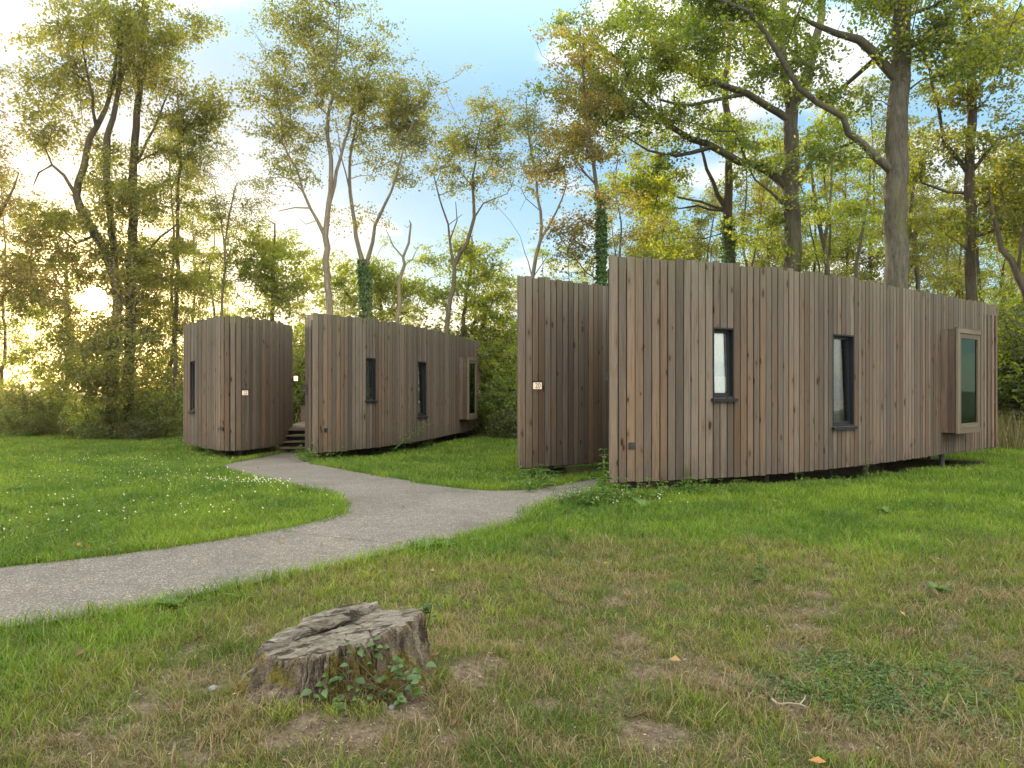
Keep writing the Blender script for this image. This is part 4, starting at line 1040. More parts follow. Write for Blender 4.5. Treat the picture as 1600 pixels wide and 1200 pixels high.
# the far wood that reads as one mass
n = 900; d = rng.uniform(50, 78, n); px = rng.uniform(-500, 2200, n); x = (px-CX)/F*d
top = np.where(px < 320, 3.6, np.where(px > 900, 6.0, 4.5)); att = np.stack([x, d, H(x, d)+rng.random(n)**.8*top], 1)
V, T, S = spray(rng, att, 8, 9, 1.5, .26, .19, .8, .05); o = mesh_np('far_woodland', V, T, S, M['lf_maple']); tag(o, 'distant wood closing off the clearing behind the trees', 'woodland', None, 'stuff')

# ---------------------------------------------------------------- stump
SC = np.array([-.815, 3.57, 0.0])
stump = empty('tree_stump', SC, 'weathered grey tree stump with a sloping split top and moss on its roots', 'stump')
def mat_stump(name, top=False):
    m, nt, n, l = mat(name); obj = N(nt, 'ShaderNodeTexCoord').outputs['Object']
    if top:
        f1 = noise(nt, mapping(nt, obj, (9, 42, 42)), 1, 6, .7, .8); f2 = noise(nt, mapping(nt, obj, (30, 160, 160)), 1, 4, .7)
        cr = noise(nt, mapping(nt, obj, (3, 17, 17), (2, 0, 0)), 1, 4, .6, .6)
    else:
        f1 = noise(nt, mapping(nt, obj, (26, 26, 5)), 1, 6, .7, .6); f2 = noise(nt, mapping(nt, obj, (110, 110, 22)), 1, 4, .7)
        cr = noise(nt, mapping(nt, obj, (13, 13, 2.2), (2, 0, 0)), 1, 4, .65, .6)
    c = ramp(nt, [(.32, (.024, .019, .014)), (.48, (.095, .08, .063)), (.68, (.22, .195, .165))] if not top else [(.30, (.04, .035, .028)), (.48, (.13, .117, .098)), (.72, (.22, .20, .17))], f1.outputs[0]).outputs[0]
    if not top: c = mixc(nt, .30, c, (.075, .052, .036))
    c = mixc(nt, ramp(nt, [(.40, (.95, .95, .95)), (.47, (0, 0, 0))], cr.outputs[0]).outputs[0], c, (.03, .024, .019))
    mo = noise(nt, obj, 5 if not top else 6, 4, .6); sp = N(nt, 'ShaderNodeSeparateXYZ'); l.new(obj, sp.inputs[0])
    mf = ramp(nt, [(.50 if not top else .60, (0, 0, 0)), (.60, ((.85,)*3 if not top else (.3,)*3))], mo.outputs[0]).outputs[0]
    mc = ramp(nt, [(.3, (.03, .032, .006)), (.7, (.13, .105, .018))], f2.outputs[0]).outputs[0]
    c = mixc(nt, mf, c, mc)
    hh = math_(nt, 'ADD', math_(nt, 'MULTIPLY', f1.outputs[0], 1.2), math_(nt, 'ADD', cr.outputs[0], math_(nt, 'MULTIPLY', f2.outputs[0], .4)))
    bsdf(nt, c, .92, .08, hh, .9, .018); return m
M['stump_side'] = mat_stump('stump_bark'); M['stump_top'] = mat_stump('stump_wood', True)
NT, NZ = 640, 60
th = np.arange(NT)*2*PI/NT
def lobe(a, w): d = np.abs((np.degrees(th)-a+180) % 360-180); return np.exp(-(d/w)**2)
Rt = 1/np.sqrt((np.cos(th)/.375)**2+(np.sin(th)/.225)**2)*(1+.06*np.sin(3*th+1)+.035*np.sin(7*th)+.02*np.sin(13*th+2))
flare = .07+.30*lobe(190, 17)+.32*lobe(229, 14)+.10*lobe(265, 14)+.09*lobe(300, 12)+.20*lobe(340, 15)+.06*lobe(20, 18)+.08*lobe(90, 30)+.06*lobe(145, 14)
groove = .75*(.022*np.sin(th*17+2*np.sin(3*th))+.012*np.sin(th*31+np.sin(5*th)*2)+.022*(fbm(np.cos(th)*3, np.sin(th)*3, 3, 4)-.5)*2)
ridge = 1-2*np.abs(fbm(np.cos(th)*4, np.sin(th)*4, 4.2, 14, 2)-.5)*2
groove = groove+.022*np.clip(ridge-.75, -1, 1)-.035*np.exp(-((np.mod(th*11+1.4*np.sin(4*th), 2*PI)-PI)/.22)**2)*vnoise(np.cos(th)*3, np.sin(th)*3, 2, 3)
ztop = .262+.215*Rt*np.cos(th)+.02*np.sin(th)+.006*np.sin(9*th)+.003*np.sin(23*th)
tz = np.linspace(0, 1, NZ)
V = []
for k, t in enumerate(tz):
    r = Rt+flare*(1-t)**1.9+groove*(.45+.9*(1-t))+.016*(fbm(np.cos(th)*3+9, np.sin(th)*3+t*1.2, 5, 6)-.5)*2+.010*(fbm(np.cos(th)*9+5, np.sin(th)*9+t*2.5, 6, 16, 2)-.5)*2
    r = r+np.random.default_rng(int(t*1e4)).normal(0, .0022, NT)*(t < .98)+.012*np.maximum(0, fbm(np.cos(th)*2.2+3, np.sin(th)*2.2+t*.9, 7, 26, 2)-.55)
    z = -.05+(ztop+.05)*t**1.0
    r = r-.014*max(0, (t-.93)/.07)**2
    V.append(np.stack([np.cos(th)*r, np.sin(th)*r, z], 1))
V = np.concatenate(V); k = np.arange(NZ-1)[:, None]*NT+np.arange(NT)[None]; k2 = np.arange(NZ-1)[:, None]*NT+(np.arange(NT)[None]+1) % NT
Q = np.stack([k, k2, k2+NT, k+NT], -1).reshape(-1, 4)
mesh_np('bark', V, Q.ravel(), np.arange(len(Q))*4, M['stump_side'], stump)
edge = V[-NT:]; NR = 40; V2 = []
for q in np.linspace(1, .02, NR):
    p = edge*np.array([q, q, 0]); zz = .262+(edge[:, 2]-.262)*q
    x, y = p[:, 0], p[:, 1]
    zz = zz+(fbm(x*1.6, y*12, 3, 2)-.5)*.014*min(1, (1-q)*6)-.035*np.exp(-((y-.10-.22*x+.03*np.sin(9*x))/.012)**2)*(x < .18)-.02*np.exp(-((y+.07-.1*x+.02*np.sin(14*x))/.006)**2)*(x < .05)-.018*np.exp(-((y+.02-.35*(x-.1)+.012*np.sin(20*x))/.005)**2)*(x > .05)-.015*np.exp(-((x-.12+.5*y+.01*np.sin(25*y))/.005)**2)*(y < .05)+.004*np.sin(np.hypot(x+.03, y*1.4)*150)*.35
    if q == 1: zz = edge[:, 2]
    V2.append(np.stack([x, y, zz+.0], 1))
V2 = np.concatenate(V2); k = np.arange(NR-1)[:, None]*NT+np.arange(NT)[None]; k2 = np.arange(NR-1)[:, None]*NT+(np.arange(NT)[None]+1) % NT
Q = np.stack([k, k2, k2+NT, k+NT], -1).reshape(-1, 4)
mesh_np('cut_top', V2, Q.ravel(), np.arange(len(Q))*4, M['stump_top'], stump)
def slab(poly, z0, th_, tiltx, seed):
    poly = [np.array(p)+(np.array(q)-np.array(p))*f for p, q in zip(poly, poly[1:]+poly[:1]) for f in (0, .3, .65)]; c = np.mean(poly, 0); n = len(poly); rg = np.random.default_rng(seed)
    jit = rg.uniform(.95, 1.05, n); V = []; ring = np.array([c+(p-c)*j for p, j in zip(poly, jit)])
    lev = [(1.0, 0), (1.03, .35), (1.0, .8), (.97, 1.0), (.7, 1.02), (.35, 1.0), (.02, 1.0)]
    for s_, h in lev:
        p = c+(ring-c)*s_
        z = z0+tiltx*(p[:, 0]-c[0])+.215*(p[:, 0])*0+th_*h+rg.uniform(-.006, .006, n)*(h > .5)
        V.append(np.column_stack([p, z]))
    V = np.concatenate(V); m = len(lev); k = np.arange(m-1)[:, None]*n+np.arange(n)[None]; k2 = np.arange(m-1)[:, None]*n+(np.arange(n)[None]+1) % n
    Q = np.stack([k, k2, k2+n, k+n], -1).reshape(-1, 4); return mesh_np('wood_slab', V, Q.ravel(), np.arange(len(Q))*4, M['stump_top'], stump)
slab([(-.33, -.02), (-.24, -.01), (-.12, .06), (-.08, .15), (-.2, .22), (-.32, .14)], .198, .045, .2, 1)
slab([(-.20, .0), (.02, .07), (.10, .13), (.06, .20), (-.1, .25), (-.2, .16)], .262, .052, .24, 2)
slab([(.0, .12), (.12, .13), (.16, .19), (.05, .235)], .305, .035, .15, 3)

def leaf_blade(pts, widths, V, Fq, up=(0, 0, 1), cup=.15):
    """a leaf: centreline points with widths, three vertices across"""
    pts = np.array(pts); b = len(V); t = np.gradient(pts, axis=0); s = np.cross(t, np.array(up)); s /= np.linalg.norm(s, axis=1)[:, None]+1e-9
    n = np.cross(s, t); n /= np.linalg.norm(n, axis=1)[:, None]+1e-9
    for p, w, sd, nn in zip(pts, widths, s, n):
        V += [tuple(p-sd*w/2+nn*w*cup), tuple(p), tuple(p+sd*w/2+nn*w*cup)]
    for i in range(len(pts)-1):
        a = b+i*3; Fq += [(a, a+1, a+4, a+3), (a+1, a+2, a+5, a+4)]
def flat_mesh(name, V, Fq, m, parent): return mesh_np(name, V, [i for f in Fq for i in f], np.arange(len(Fq))*4, m, parent, smooth=True)
OV = [.12, .72, 1.0, .88, .5, .04]
def ovate(p, d, L, W, V, Fq, droop=.3, up=(0, 0, 1)):
    d = np.array(d)/np.linalg.norm(d); t = np.linspace(0, 1, 6)[:, None]
    pts = np.array(p)+d*L*t+np.array([0, 0, -droop*L])*t**2
    leaf_blade(pts, [W*w for w in OV], V, Fq, up)

# bramble shoots over the front of the stump
rg = np.random.default_rng(5)
br = empty('bramble_plant', (-.62, 3.30, .02), 'green bramble shoots growing over the front of the stump', 'bramble')
bo = np.array([-.62, 3.30, .02]); V, Fq = [], []; sp_, pr_, rd_ = [], [], []
tips = [(515, 1065), (540, 1050), (560, 1075), (585, 1060), (610, 1040), (625, 1052), (640, 1065), (595, 1085), (530, 1090), (570, 1020), (600, 1010), (550, 1008), (650, 1050), (520, 1040), (505, 1085), (560, 1100), (620, 1090), (585, 1105), (535, 1112), (545, 1030), (612, 1070), (632, 1040), (575, 1048), (660, 1070)]
for tx, ty in tips:
    e = P(tx, ty, 3.30+.12*(1075-ty)/80+rg.uniform(-.04, .02)); e[2] = max(e[2], float(H(e[0], e[1]))+.03)
    s0 = np.array([-.60+rg.uniform(-.12, .12), 3.33+rg.uniform(-.04, .02), .02]); n0 = len(sp_)
    for k, f in enumerate(np.linspace(0, 1, 6)):
        q = s0*(1-f)+e*f+np.array([0, -.03, .06])*math.sin(PI*f); sp_.append(q); pr_.append(n0+k-1 if k else -1); rd_.append(.0028-.0012*f)
    for _ in range(3):
        a = rg.uniform(0, 6.28); dv = np.array([math.cos(a), math.sin(a)*.6-.25, rg.uniform(-.1, .5)])
        L = rg.uniform(.024, .046); ovate(e+rg.normal(0, .016, 3), dv, L, L*.66, V, Fq, .35, (rg.normal(0, .3), -.5+rg.normal(0, .3), .9))
for _ in range(46):
    tx, ty = tips[rg.integers(len(tips))]; e = P(tx+rg.uniform(-18, 18), ty+rg.uniform(-14, 14), 3.30+.12*(1075-ty)/80); e[2] = max(e[2], .03)
    a = rg.uniform(0, 6.28); L = rg.uniform(.03, .055); ovate(e, (math.cos(a), math.sin(a)*.6-.3, rg.uniform(-.1, .5)), L, L*.7, V, Fq, .3, (rg.normal(0, .3), -.5, .9))
tube_mesh('stem', np.array(sp_), np.array(pr_), np.array(rd_), M['twig'], br, bo, (5, 4, 4)); flat_mesh('leaves', np.array(V)-bo, Fq, M['lf_bramble'], br)
bw_ = np.array([*P(655, 948, 3.74)[:2], float(H(-.4, 3.74))]); br2 = empty('bramble_plant', bw_, 'small leafy shoot standing behind the right rim of the stump', 'bramble'); V, Fq = [], []; sp_, pr_, rd_ = [], [], []
for k in range(4):
    e = P(648+k*9, 955-rg.uniform(0, 14), 3.74); n0 = len(sp_)
    for j, f in enumerate(np.linspace(0, 1, 5)): sp_.append(bw_*(1-f)+e*f+np.array([0, .03, 0])*math.sin(PI*f)); pr_.append(n0+j-1 if j else -1); rd_.append(.002)
    for _ in range(5):
        a = rg.uniform(0, 6.28); ovate(e+rg.normal(0, .015, 3)-np.array([0, 0, .05*rg.random()]), (math.cos(a), math.sin(a), .3), .045, .03, V, Fq)
tube_mesh('stem', np.array(sp_), np.array(pr_), np.array(rd_), M['twig'], br2, bw_, (5, 4, 4)); flat_mesh('leaves', np.array(V)-bw_, Fq, M['lf_bramble'], br2)

def pebble(px, py, r, label):
    g = G(px, py); bm = bmesh.new(); bmesh.ops.create_icosphere(bm, subdivisions=3, radius=r)
    for v in bm.verts:
        n = .8+.4*float(fbm(np.array([v.co.x/r]), np.array([v.co.y/r+v.co.z/r*.7]), .9, int(px))[0]); v.co *= n; v.co.z *= .7
    me = bpy.data.meshes.new('pebble'); bm.to_mesh(me); bm.free(); me.materials.append(M['stone'])
    me.polygons.foreach_set('use_smooth', [True]*len(me.polygons))
    o = bpy.data.objects.new('pebble', me); C.objects.link(o); o.location = (g[0], g[1], g[2]+r*.4); tag(o, label, 'stone')
pebble(333, 1079, .021, 'grey pebble on bare soil left of the stump')
pebble(612, 1108, .016, 'grey pebble on the soil below the bramble on the stump')

# ---------------------------------------------------------------- plants
def nettle(seed, h, n, spread, leafL):
    rg = np.random.default_rng(seed); root = empty('nettle_plant', (0, 0, 0), 'x', 'plant'); V, Fq = [], []; sp_, pr_, rd_ = [], [], []
    for s in range(n):
        a = rg.uniform(0, 6.28); b0 = np.array([math.cos(a), math.sin(a), 0])*spread*math.sqrt(rg.random()); hh = h*rg.uniform(.55, 1.1); ln = rg.normal(0, .14, 2)*hh; n0 = len(sp_)
        st_ = [b0*min(1, f*2.2)+np.array([ln[0]*f*f, ln[1]*f*f, hh*f-.02]) for f in np.linspace(0, 1, 6)]
        for k, q in enumerate(st_): sp_.append(q); pr_.append(n0+k-1 if k else -1); rd_.append(.004*(1-.6*k/5))
        lv = max(4, int(hh/.055))
        for k in range(lv):
            f = .15+.85*k/(lv-1); q = np.array([np.interp(f, np.linspace(0, 1, 6), [p[c] for p in st_]) for c in range(3)]); a0 = k*1.57+rg.uniform(-.3, .3)
            for sg in (0, PI):
                L = leafL*(1.1-.6*f)*rg.uniform(.8, 1.15); ovate(q, (math.cos(a0+sg), math.sin(a0+sg), .35), L, L*.52, V, Fq, .45)
    tube_mesh('stem', np.array(sp_), np.array(pr_), np.array(rd_), M['stem'], root, np.zeros(3), (5, 4, 4)); flat_mesh('leaves', V, Fq, M['lf_nettle'], root); return root
def rosette(seed, n, L, W, lift):
    rg = np.random.default_rng(seed); root = empty('dock_plant', (0, 0, 0), 'x', 'plant'); V, Fq = [], []
    for k in range(n):
        a = k*2.4+rg.uniform(-.3, .3); l = L*rg.uniform(.6, 1.1); ovate((0, 0, .005), (math.cos(a), math.sin(a), lift*rg.uniform(.5, 1.4)), l, W*rg.uniform(.7, 1.1), V, Fq, .35*lift)
    flat_mesh('leaves', V, Fq, M['lf_nettle'], root); V, Fq = [], []
    sp_ = np.array([(0, 0, -.02), (.004, 0, .02), (.0, .003, .05)]); tube_mesh('stem', sp_, np.array([-1, 0, 1]), np.array([.008, .008, .003]), M['stem'], root, np.zeros(3), (6, 6, 6)); return root
NP = [nettle(71, .40, 3, .06, .10), nettle(72, .26, 9, .17, .085), nettle(73, .17, 12, .22, .08)]; DP = [rosette(74, 9, .20, .055, .9), rosette(75, 12, .13, .05, .5)]
pu = set()
def plant(kind, i, px, py, s, label, g=None):
    pr = (NP if kind == 'n' else DP)[i]; o = pr if (kind, i) not in pu else copy_tree(pr); pu.add((kind, i))
    o.location = tuple(G(px, py)); o.rotation_euler = (0, 0, rng.uniform(0, 6.28)); s *= 1.9 if G(px, py)[1] > 14 else (1.05 if kind == 'd' else 1.5); o.scale = (s,)*3; o['label'] = label
    if g: o['group'] = g
PL = [('n', 0, 940, 778, 1.0, 'tall single nettle at the left corner of the largest cabin'), ('n', 1, 925, 790, 1.0, 'bushy nettle clump between the path end and the left corner of the largest cabin'),
      ('n', 1, 965, 785, .9, 'nettle clump under the corner boards of the largest cabin'), ('n', 2, 895, 786, 1.0, 'low leafy clump at the right of the path end'), ('n', 2, 1000, 782, 1.1, 'low leafy clump under the outlet of the largest cabin'),
      ('n', 1, 850, 757, .9, 'dark leafy clump at the foot of the number 20 wall'), ('n', 2, 826, 766, 1.2, 'leafy clump at the left corner of the number 20 wall'), ('n', 2, 812, 752, 1.0, 'leafy clump on the grass just left of the number 20 wall'), ('n', 1, 872, 752, .5, 'small weed on the soil under the number 20 wall'),
      ('d', 0, 1005, 795, 1.2, 'broad leaved dock in the grass before the largest cabin'), ('n', 2, 1068, 772, .9, 'weed clump under the largest cabin left of its first window'), ('n', 2, 1105, 775, .9, 'weed clump under the first window of the largest cabin'), ('n', 0, 1072, 768, .6, 'small upright weed against the boards left of the first window'),
      ('n', 2, 1160, 772, .8, 'weed clump between the two windows of the largest cabin, nearer the first'), ('d', 0, 1215, 772, 1.0, 'dock leaves in the grass below the boards between the two windows'), ('n', 1, 1255, 765, .7, 'taller weed clump left of the second window at the cabin foot'), ('n', 2, 1300, 762, .7, 'weed clump right under the second window of the largest cabin'), ('n', 0, 1357, 752, .55, 'upright weed by the dark gap right of the second window'),
      ('d', 0, 1385, 803, .9, 'broad leaved weed standing alone in the right lawn'), ('d', 1, 1440, 772, 1.1, 'flat rosette in the far right lawn'), ('d', 1, 1467, 925, 1.0, 'dark rosette in the dry grass at the right'), ('d', 0, 668, 858, .8, 'bright green weed at the edge of the path'), ('d', 1, 697, 856, 1.1, 'small weed beside the bright green one at the path edge'),
      ('d', 0, 375, 940, .7, 'leafy weed where the near grass meets the path'), ('d', 1, 268, 950, 1.2, 'flat leafy weed in the near grass edge at the left'), ('n', 2, 495, 722, 1.3, 'leafy clump at the left corner of the middle cabin'), ('n', 1, 512, 716, 1.1, 'nettle clump below the outlet of the middle cabin'), ('n', 1, 545, 711, 1.0, 'nettle clump left of the first window of the middle cabin'),
      ('n', 2, 585, 707, 1.1, 'leafy clump under the first window of the middle cabin'), ('n', 1, 625, 702, 1.1, 'nettle clump where the climbing shoot starts'), ('n', 2, 655, 698, .9, 'weeds under the second window of the middle cabin'), ('n', 2, 300, 693, 1.3, 'weed clump at the left foot of the leftmost cabin'), ('n', 1, 322, 704, 1.1, 'nettle clump before the front corner of the leftmost cabin'),
      ('n', 2, 350, 714, 1.0, 'leafy weeds at the front corner of the leftmost cabin'), ('n', 2, 385, 713, .9, 'broad weeds under the number plate of the leftmost cabin'), ('n', 0, 455, 704, .5, 'small weed at the foot of the dark steps'), ('d', 0, 45, 684, 1.6, 'pale broad leaved weed at the far left edge of the lawn'), ('d', 0, 172, 688, 1.5, 'broad weed at the far lawn edge before the dense tree'),
      ('d', 1, 155, 742, 1.6, 'bright rosette among the clover in the left lawn'), ('d', 1, 20, 770, 1.6, 'yellow green rosette at the left edge of the lawn'), ('n', 0, 1190, 915, .45, 'spindly green seedling in the dry grass'), ('n', 2, 1060, 925, .3, 'tiny leafy weed in the dry grass before the largest cabin')]
for a in PL: plant(*a)
cl = empty('climbing_plant', (0, 0, 0), 'thin green climbing shoot leaning on the boards of the middle cabin', 'climber'); V, Fq = [], []
pts = [P(618, 700, 18.55), P(630, 690, 18.6), P(640, 682, 18.75), P(652, 672, 18.95), P(664, 664, 19.2)]; b0 = pts[0].copy(); cl.location = tuple(b0)
tube_mesh('stem', np.array(pts), np.arange(-1, 4), np.array([.008]*5), M['stem'], cl, b0, (5, 5, 5))
for q in pts+[(pts[i]+pts[i+1])/2 for i in range(4)]:
    for _ in range(7):
        a = rg.uniform(0, 6.28); ovate(q+rg.normal(0, .06, 3)-b0, (math.cos(a), math.sin(a), .2), .10, .06, V, Fq)
flat_mesh('leaves', V, Fq, M['lf_nettle'], cl)

# ---------------------------------------------------------------- grass, clover, litter
def cabin_mask(x, y):
    bad = np.zeros(len(x), bool)
    for rt, poly in FOOT: bad |= inpoly(x, y, poly)
    return bad
def world_poly(root, poly):
    a = root.rotation_euler[2]; c, s = math.cos(a), math.sin(a)
    return [(root.location[0]+p[0]*c-p[1]*s, root.location[1]+p[0]*s+p[1]*c) for p in poly]
cA = make_curve((0, 1.5, 3, 5, 7, 9.5, 12), (13, 22, 32, 38, 41, 40, 39), LA)
pA = [tuple(cA(s)[0]+cA(s)[2]*.03) for s in np.linspace(.0, LA, 16)]+[tuple(cA(LA)[0]-cA(LA)[2]*2.9), (5.2, 6.7), (.5, 1.1)]
cB = make_curve((0, 1.2, 2.4, 4.3), (29, 40, 56, 70), 4.2); pB = [tuple(cB(s)[0]+cB(s)[2]*.03) for s in np.linspace(.0, 4.15, 8)]+[(.9, 3.2), (.2, 1)]
FOOT = [(A1, world_poly(A1, pA)), (A2, world_poly(A2, pA)), (B1, world_poly(B1, pB)), (B2, world_poly(B2, pB))]

def scatter(n, y0, y1, power, rg, xm=1.0):
    """points denser near the camera, filling the view with a margin either side"""
    u = rg.random(n)
    y = (y0**(1-power+1)+u*(y1**(2-power)-y0**(2-power)))**(1/(2-power)) if power != 2 else y0*(y1/y0)**u
    return (rg.random(n)*2-1)*(y*.70*xm+1.5), y
def blades(name, x, y, h, w, col, rg, lean, label):
    n = len(x); a = rg.uniform(0, 2*PI, n); z = H(x, y)-.008
    fx, fy = np.cos(a), np.sin(a); la = rg.uniform(0, 2*PI, n); L = lean*h*rg.uniform(.2, 1.5, n)
    lx, ly = np.cos(la)*L, np.sin(la)*L
    B = np.stack([x, y, z], 1); S = np.stack([fx, fy, np.zeros(n)], 1)*(w/2)[:, None]
    m1 = B+np.stack([lx*.18, ly*.18, h*.45], 1); m2 = B+np.stack([lx*.55, ly*.55, h*.8], 1); t = B+np.stack([lx*1.05, ly*1.05, h-np.clip(L-h*.4, 0, 9)*.35], 1)
    V = np.stack([B-S, B+S, m1+S*.85, m1-S*.85, m2+S*.55, m2-S*.55, t], 1).reshape(-1, 3)
    k = np.arange(n)*7
    Lp = np.stack([k, k+1, k+2, k+3, k+3, k+2, k+4, k+5, k+5, k+4, k+6], 1).reshape(-1)
    St = (np.arange(n)*11)[:, None]+np.array([0, 4, 8])[None]
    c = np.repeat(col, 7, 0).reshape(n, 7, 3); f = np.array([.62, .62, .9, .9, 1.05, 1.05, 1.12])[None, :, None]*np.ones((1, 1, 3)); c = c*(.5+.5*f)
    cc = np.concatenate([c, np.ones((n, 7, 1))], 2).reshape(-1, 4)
    o = mesh_np(name, V, Lp, St.ravel(), M['blade'], None, None, cc); return tag(o, label, 'grass', None, 'stuff')
rg = np.random.default_rng(17)
def valid(x, y, margin=.03):
    nearp = (y > 2.5) & (y < 20.5) & (x < 3) & (x > -12)
    ip = np.zeros(len(x), bool); ip[nearp] = inpoly(x[nearp], y[nearp], PATH)
    if margin:
        i2 = np.where(ip)[0]; d = polydist(x[i2], y[i2], PATH); ip[i2[d < margin*rg.random(len(i2))]] = False
    ok = ~ip & ~cabin_mask(x, y)
    ok &= ((x-SC[0])/.42)**2+((y-SC[1])/.30)**2 > 1
    return ok
def green(x, y, rg):
    n = len(x); t = np.clip(fbm(x, y, 1.6, 21)+rg.normal(0, .16, n), 0, 1)[:, None]
    t = np.clip(t*1.3-.15+.5*(fbm(x, y, .45, 23)-.5)[:, None], 0, 1); c = np.array([.036, .092, .008])*(1-t)+np.array([.15, .23, .020])*t
    yl = (rg.random(n) < .10)[:, None]; c = np.where(yl, np.array([.15, .165, .03]), c)
    return c*(.6+.75*rg.random((n, 1)))
def dryc(n, rg):
    t = rg.random((n, 1)); return np.array([.11, .083, .045])*(1-t)+np.array([.25, .198, .115])*t
def colour(x, y, rg):
    d = dry(x, y); isd = rg.random(len(x)) < d*(.28+.62*sstep(.38, .64, fbm(x, y, 4.5, 51))); c = green(x, y, rg); c = np.where((d > .35)[:, None], c*np.array([1.05, .88, 1.1]), c)
    # the path edge and the strip along the cabins stay lush
    return np.where(isd[:, None], dryc(len(x), rg), c), isd, d
# near lawn, single blades
x, y = scatter(340000, 2.2, 11.5, 1.35, rg); ok = valid(x, y); x, y = x[ok], y[ok]
keep = rg.random(len(x)) > bare(x, y)*.93; x, y = x[keep], y[keep]
keep = rg.random(len(x)) > .45*dry(x, y)*sstep(.35, .6, fbm(x, y, 5, 31)); x, y = x[keep], y[keep]
c, isd, d = colour(x, y, rg); n = len(x)
h = rg.uniform(.03, .09, n)*(1.05-.3*d)*(.7+.7*fbm(x, y, 3, 41)); h *= np.where(isd, .8, 1); w = rg.uniform(.0022, .0042, n)*(1+.10*np.maximum(0, y-3.5))
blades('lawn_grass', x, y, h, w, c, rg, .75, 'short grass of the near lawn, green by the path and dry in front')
# tufts
nt_ = 7800; tx, ty = scatter(nt_, 2.2, 9.5, 1.2, rg); ok = valid(tx, ty) & (bare(tx, ty) < .75); tx, ty = tx[ok], ty[ok]
ex = [(440, 1125), (462, 1118), (480, 1110), (415, 1100), (395, 1120), (375, 1140), (350, 1120), (370, 1110), (580, 1120), (400, 1160), (330, 1150), (1230, 1060), (1260, 1070), (690, 1100), (720, 1085), (350, 1010), (365, 1000)]
tx = np.concatenate([tx, [G(*e)[0] for e in ex for _ in range(4)]]); ty = np.concatenate([ty, [G(*e)[1] for e in ex for _ in range(4)]])
per = 17; x = np.repeat(tx, per)+rg.normal(0, .022, len(tx)*per); y = np.repeat(ty, per)+rg.normal(0, .022, len(tx)*per); ok = valid(x, y); hs = np.repeat(rg.uniform(.6, 1.5, len(tx)), per)[ok]; x, y = x[ok], y[ok]
c, isd, d = colour(x, y, rg); n = len(x); h = rg.uniform(.04, .10, n)*hs*(1-.2*d); w = rg.uniform(.0025, .005, n)*(1+.10*np.maximum(0, y-3.5))
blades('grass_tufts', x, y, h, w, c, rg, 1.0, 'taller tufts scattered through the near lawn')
# far lawns
x, y = scatter(330000, 9.5, 29.5, 1.45, rg); ok = valid(x, y); x, y = x[ok], y[ok]
c, isd, d = colour(x, y, rg); n = len(x); h = rg.uniform(.05, .12, n)*(.7+.6*fbm(x, y, 1.2, 43)); w = rg.uniform(.005, .010, n)*(y/11)**.7
low_ = np.zeros(n, bool)
for rt in (A1, A2): low_ |= inpoly(x, y, world_poly(rt, [tuple(cA(q)[0]+cA(q)[2]*.5) for q in np.linspace(.8, LA, 14)]+[(5, 7)]))
h = np.where(low_, h*.33, h)
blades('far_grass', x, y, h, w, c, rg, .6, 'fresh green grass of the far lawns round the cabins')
# flattened dead thatch over the bare places
x, y = scatter(115000, 2.2, 8.5, 1.35, rg); ok = valid(x, y, 0) & (rg.random(len(x)) < .08+.75*np.maximum(bare(x, y), .6*dry(x, y)*sstep(.4, .6, fbm(x, y, 2.2, 77)))); x, y = x[ok], y[ok]; n = len(x)
c = dryc(n, rg)*np.where(rg.random((n, 1)) < .6, np.array([.55, .5, .48]), np.array([.9, .85, .85]))
blades('dead_thatch', x, y, rg.uniform(.02, .05, n), rg.uniform(.0018, .004, n), c, rg, 2.2, 'dead flattened grass over the bare soil in the foreground')
# path edge: longer overhanging blades
pe = np.array(PATH); sg = np.roll(pe, -1, 0)-pe; ln = np.hypot(*sg.T); k = rg.choice(len(pe), 16000, p=ln/ln.sum()); f = rg.random(16000)[:, None]
q = pe[k]+sg[k]*f; nv = np.stack([sg[k][:, 1], -sg[k][:, 0]], 1)/ln[k][:, None]; ov = sstep(.45, .8, fbm(q[:, 0], q[:, 1], 1.7, 91))[:, None]; q = q+nv*(rg.uniform(-.06, .13, (16000, 1))-ov*rg.random((16000, 1))*.17)*1.0
ok = (q[:, 1] > 2.5) & ~cabin_mask(q[:, 0], q[:, 1]); x, y = q[ok].T; c = green(x, y, rg); n = len(x)
blades('edge_grass', x, y, rg.uniform(.05, .13, n), rg.uniform(.003, .006, n)*(1+.07*np.maximum(0, y-4)), c, rg, .9, 'longer grass hanging over the edges of the path')
# rank grass and weeds against the cabin feet
xs_, ys_ = [], []
for rt, cur_, L_, dn in ((A1, cA, LA, 1.0), (A2, cA, LA, .9), (B1, cB, 3.7, 1.1), (B2, cB, 3.7, 1.0)):
    m = int(520*L_*dn); sv = rg.random(m)*L_; a = rt.rotation_euler[2]; c_, s_ = math.cos(a), math.sin(a)
    sv = sv[rg.random(len(sv)) < .12+.9*sstep(.42, .62, vnoise(sv, sv*0, 1.6, 7))]
    for q in sv:
        p, t, nn = cur_(q); p = p+nn*(rg.random()**1.3*.42+.02); xs_.append(rt.location[0]+p[0]*c_-p[1]*s_); ys_.append(rt.location[1]+p[0]*s_+p[1]*c_)
x, y = np.array(xs_), np.array(ys_); pin_ = inpoly(x, y, PATH); x, y = x[~pin_], y[~pin_]; n = len(x)
blades('rank_grass', x, y, rg.uniform(.04, .14, n)*(.3+.9*vnoise(x, y, 2.5, 9)), rg.uniform(.006, .013, n), green(x, y, rg), rg, .7, 'rank grass growing against the feet of the cabins')
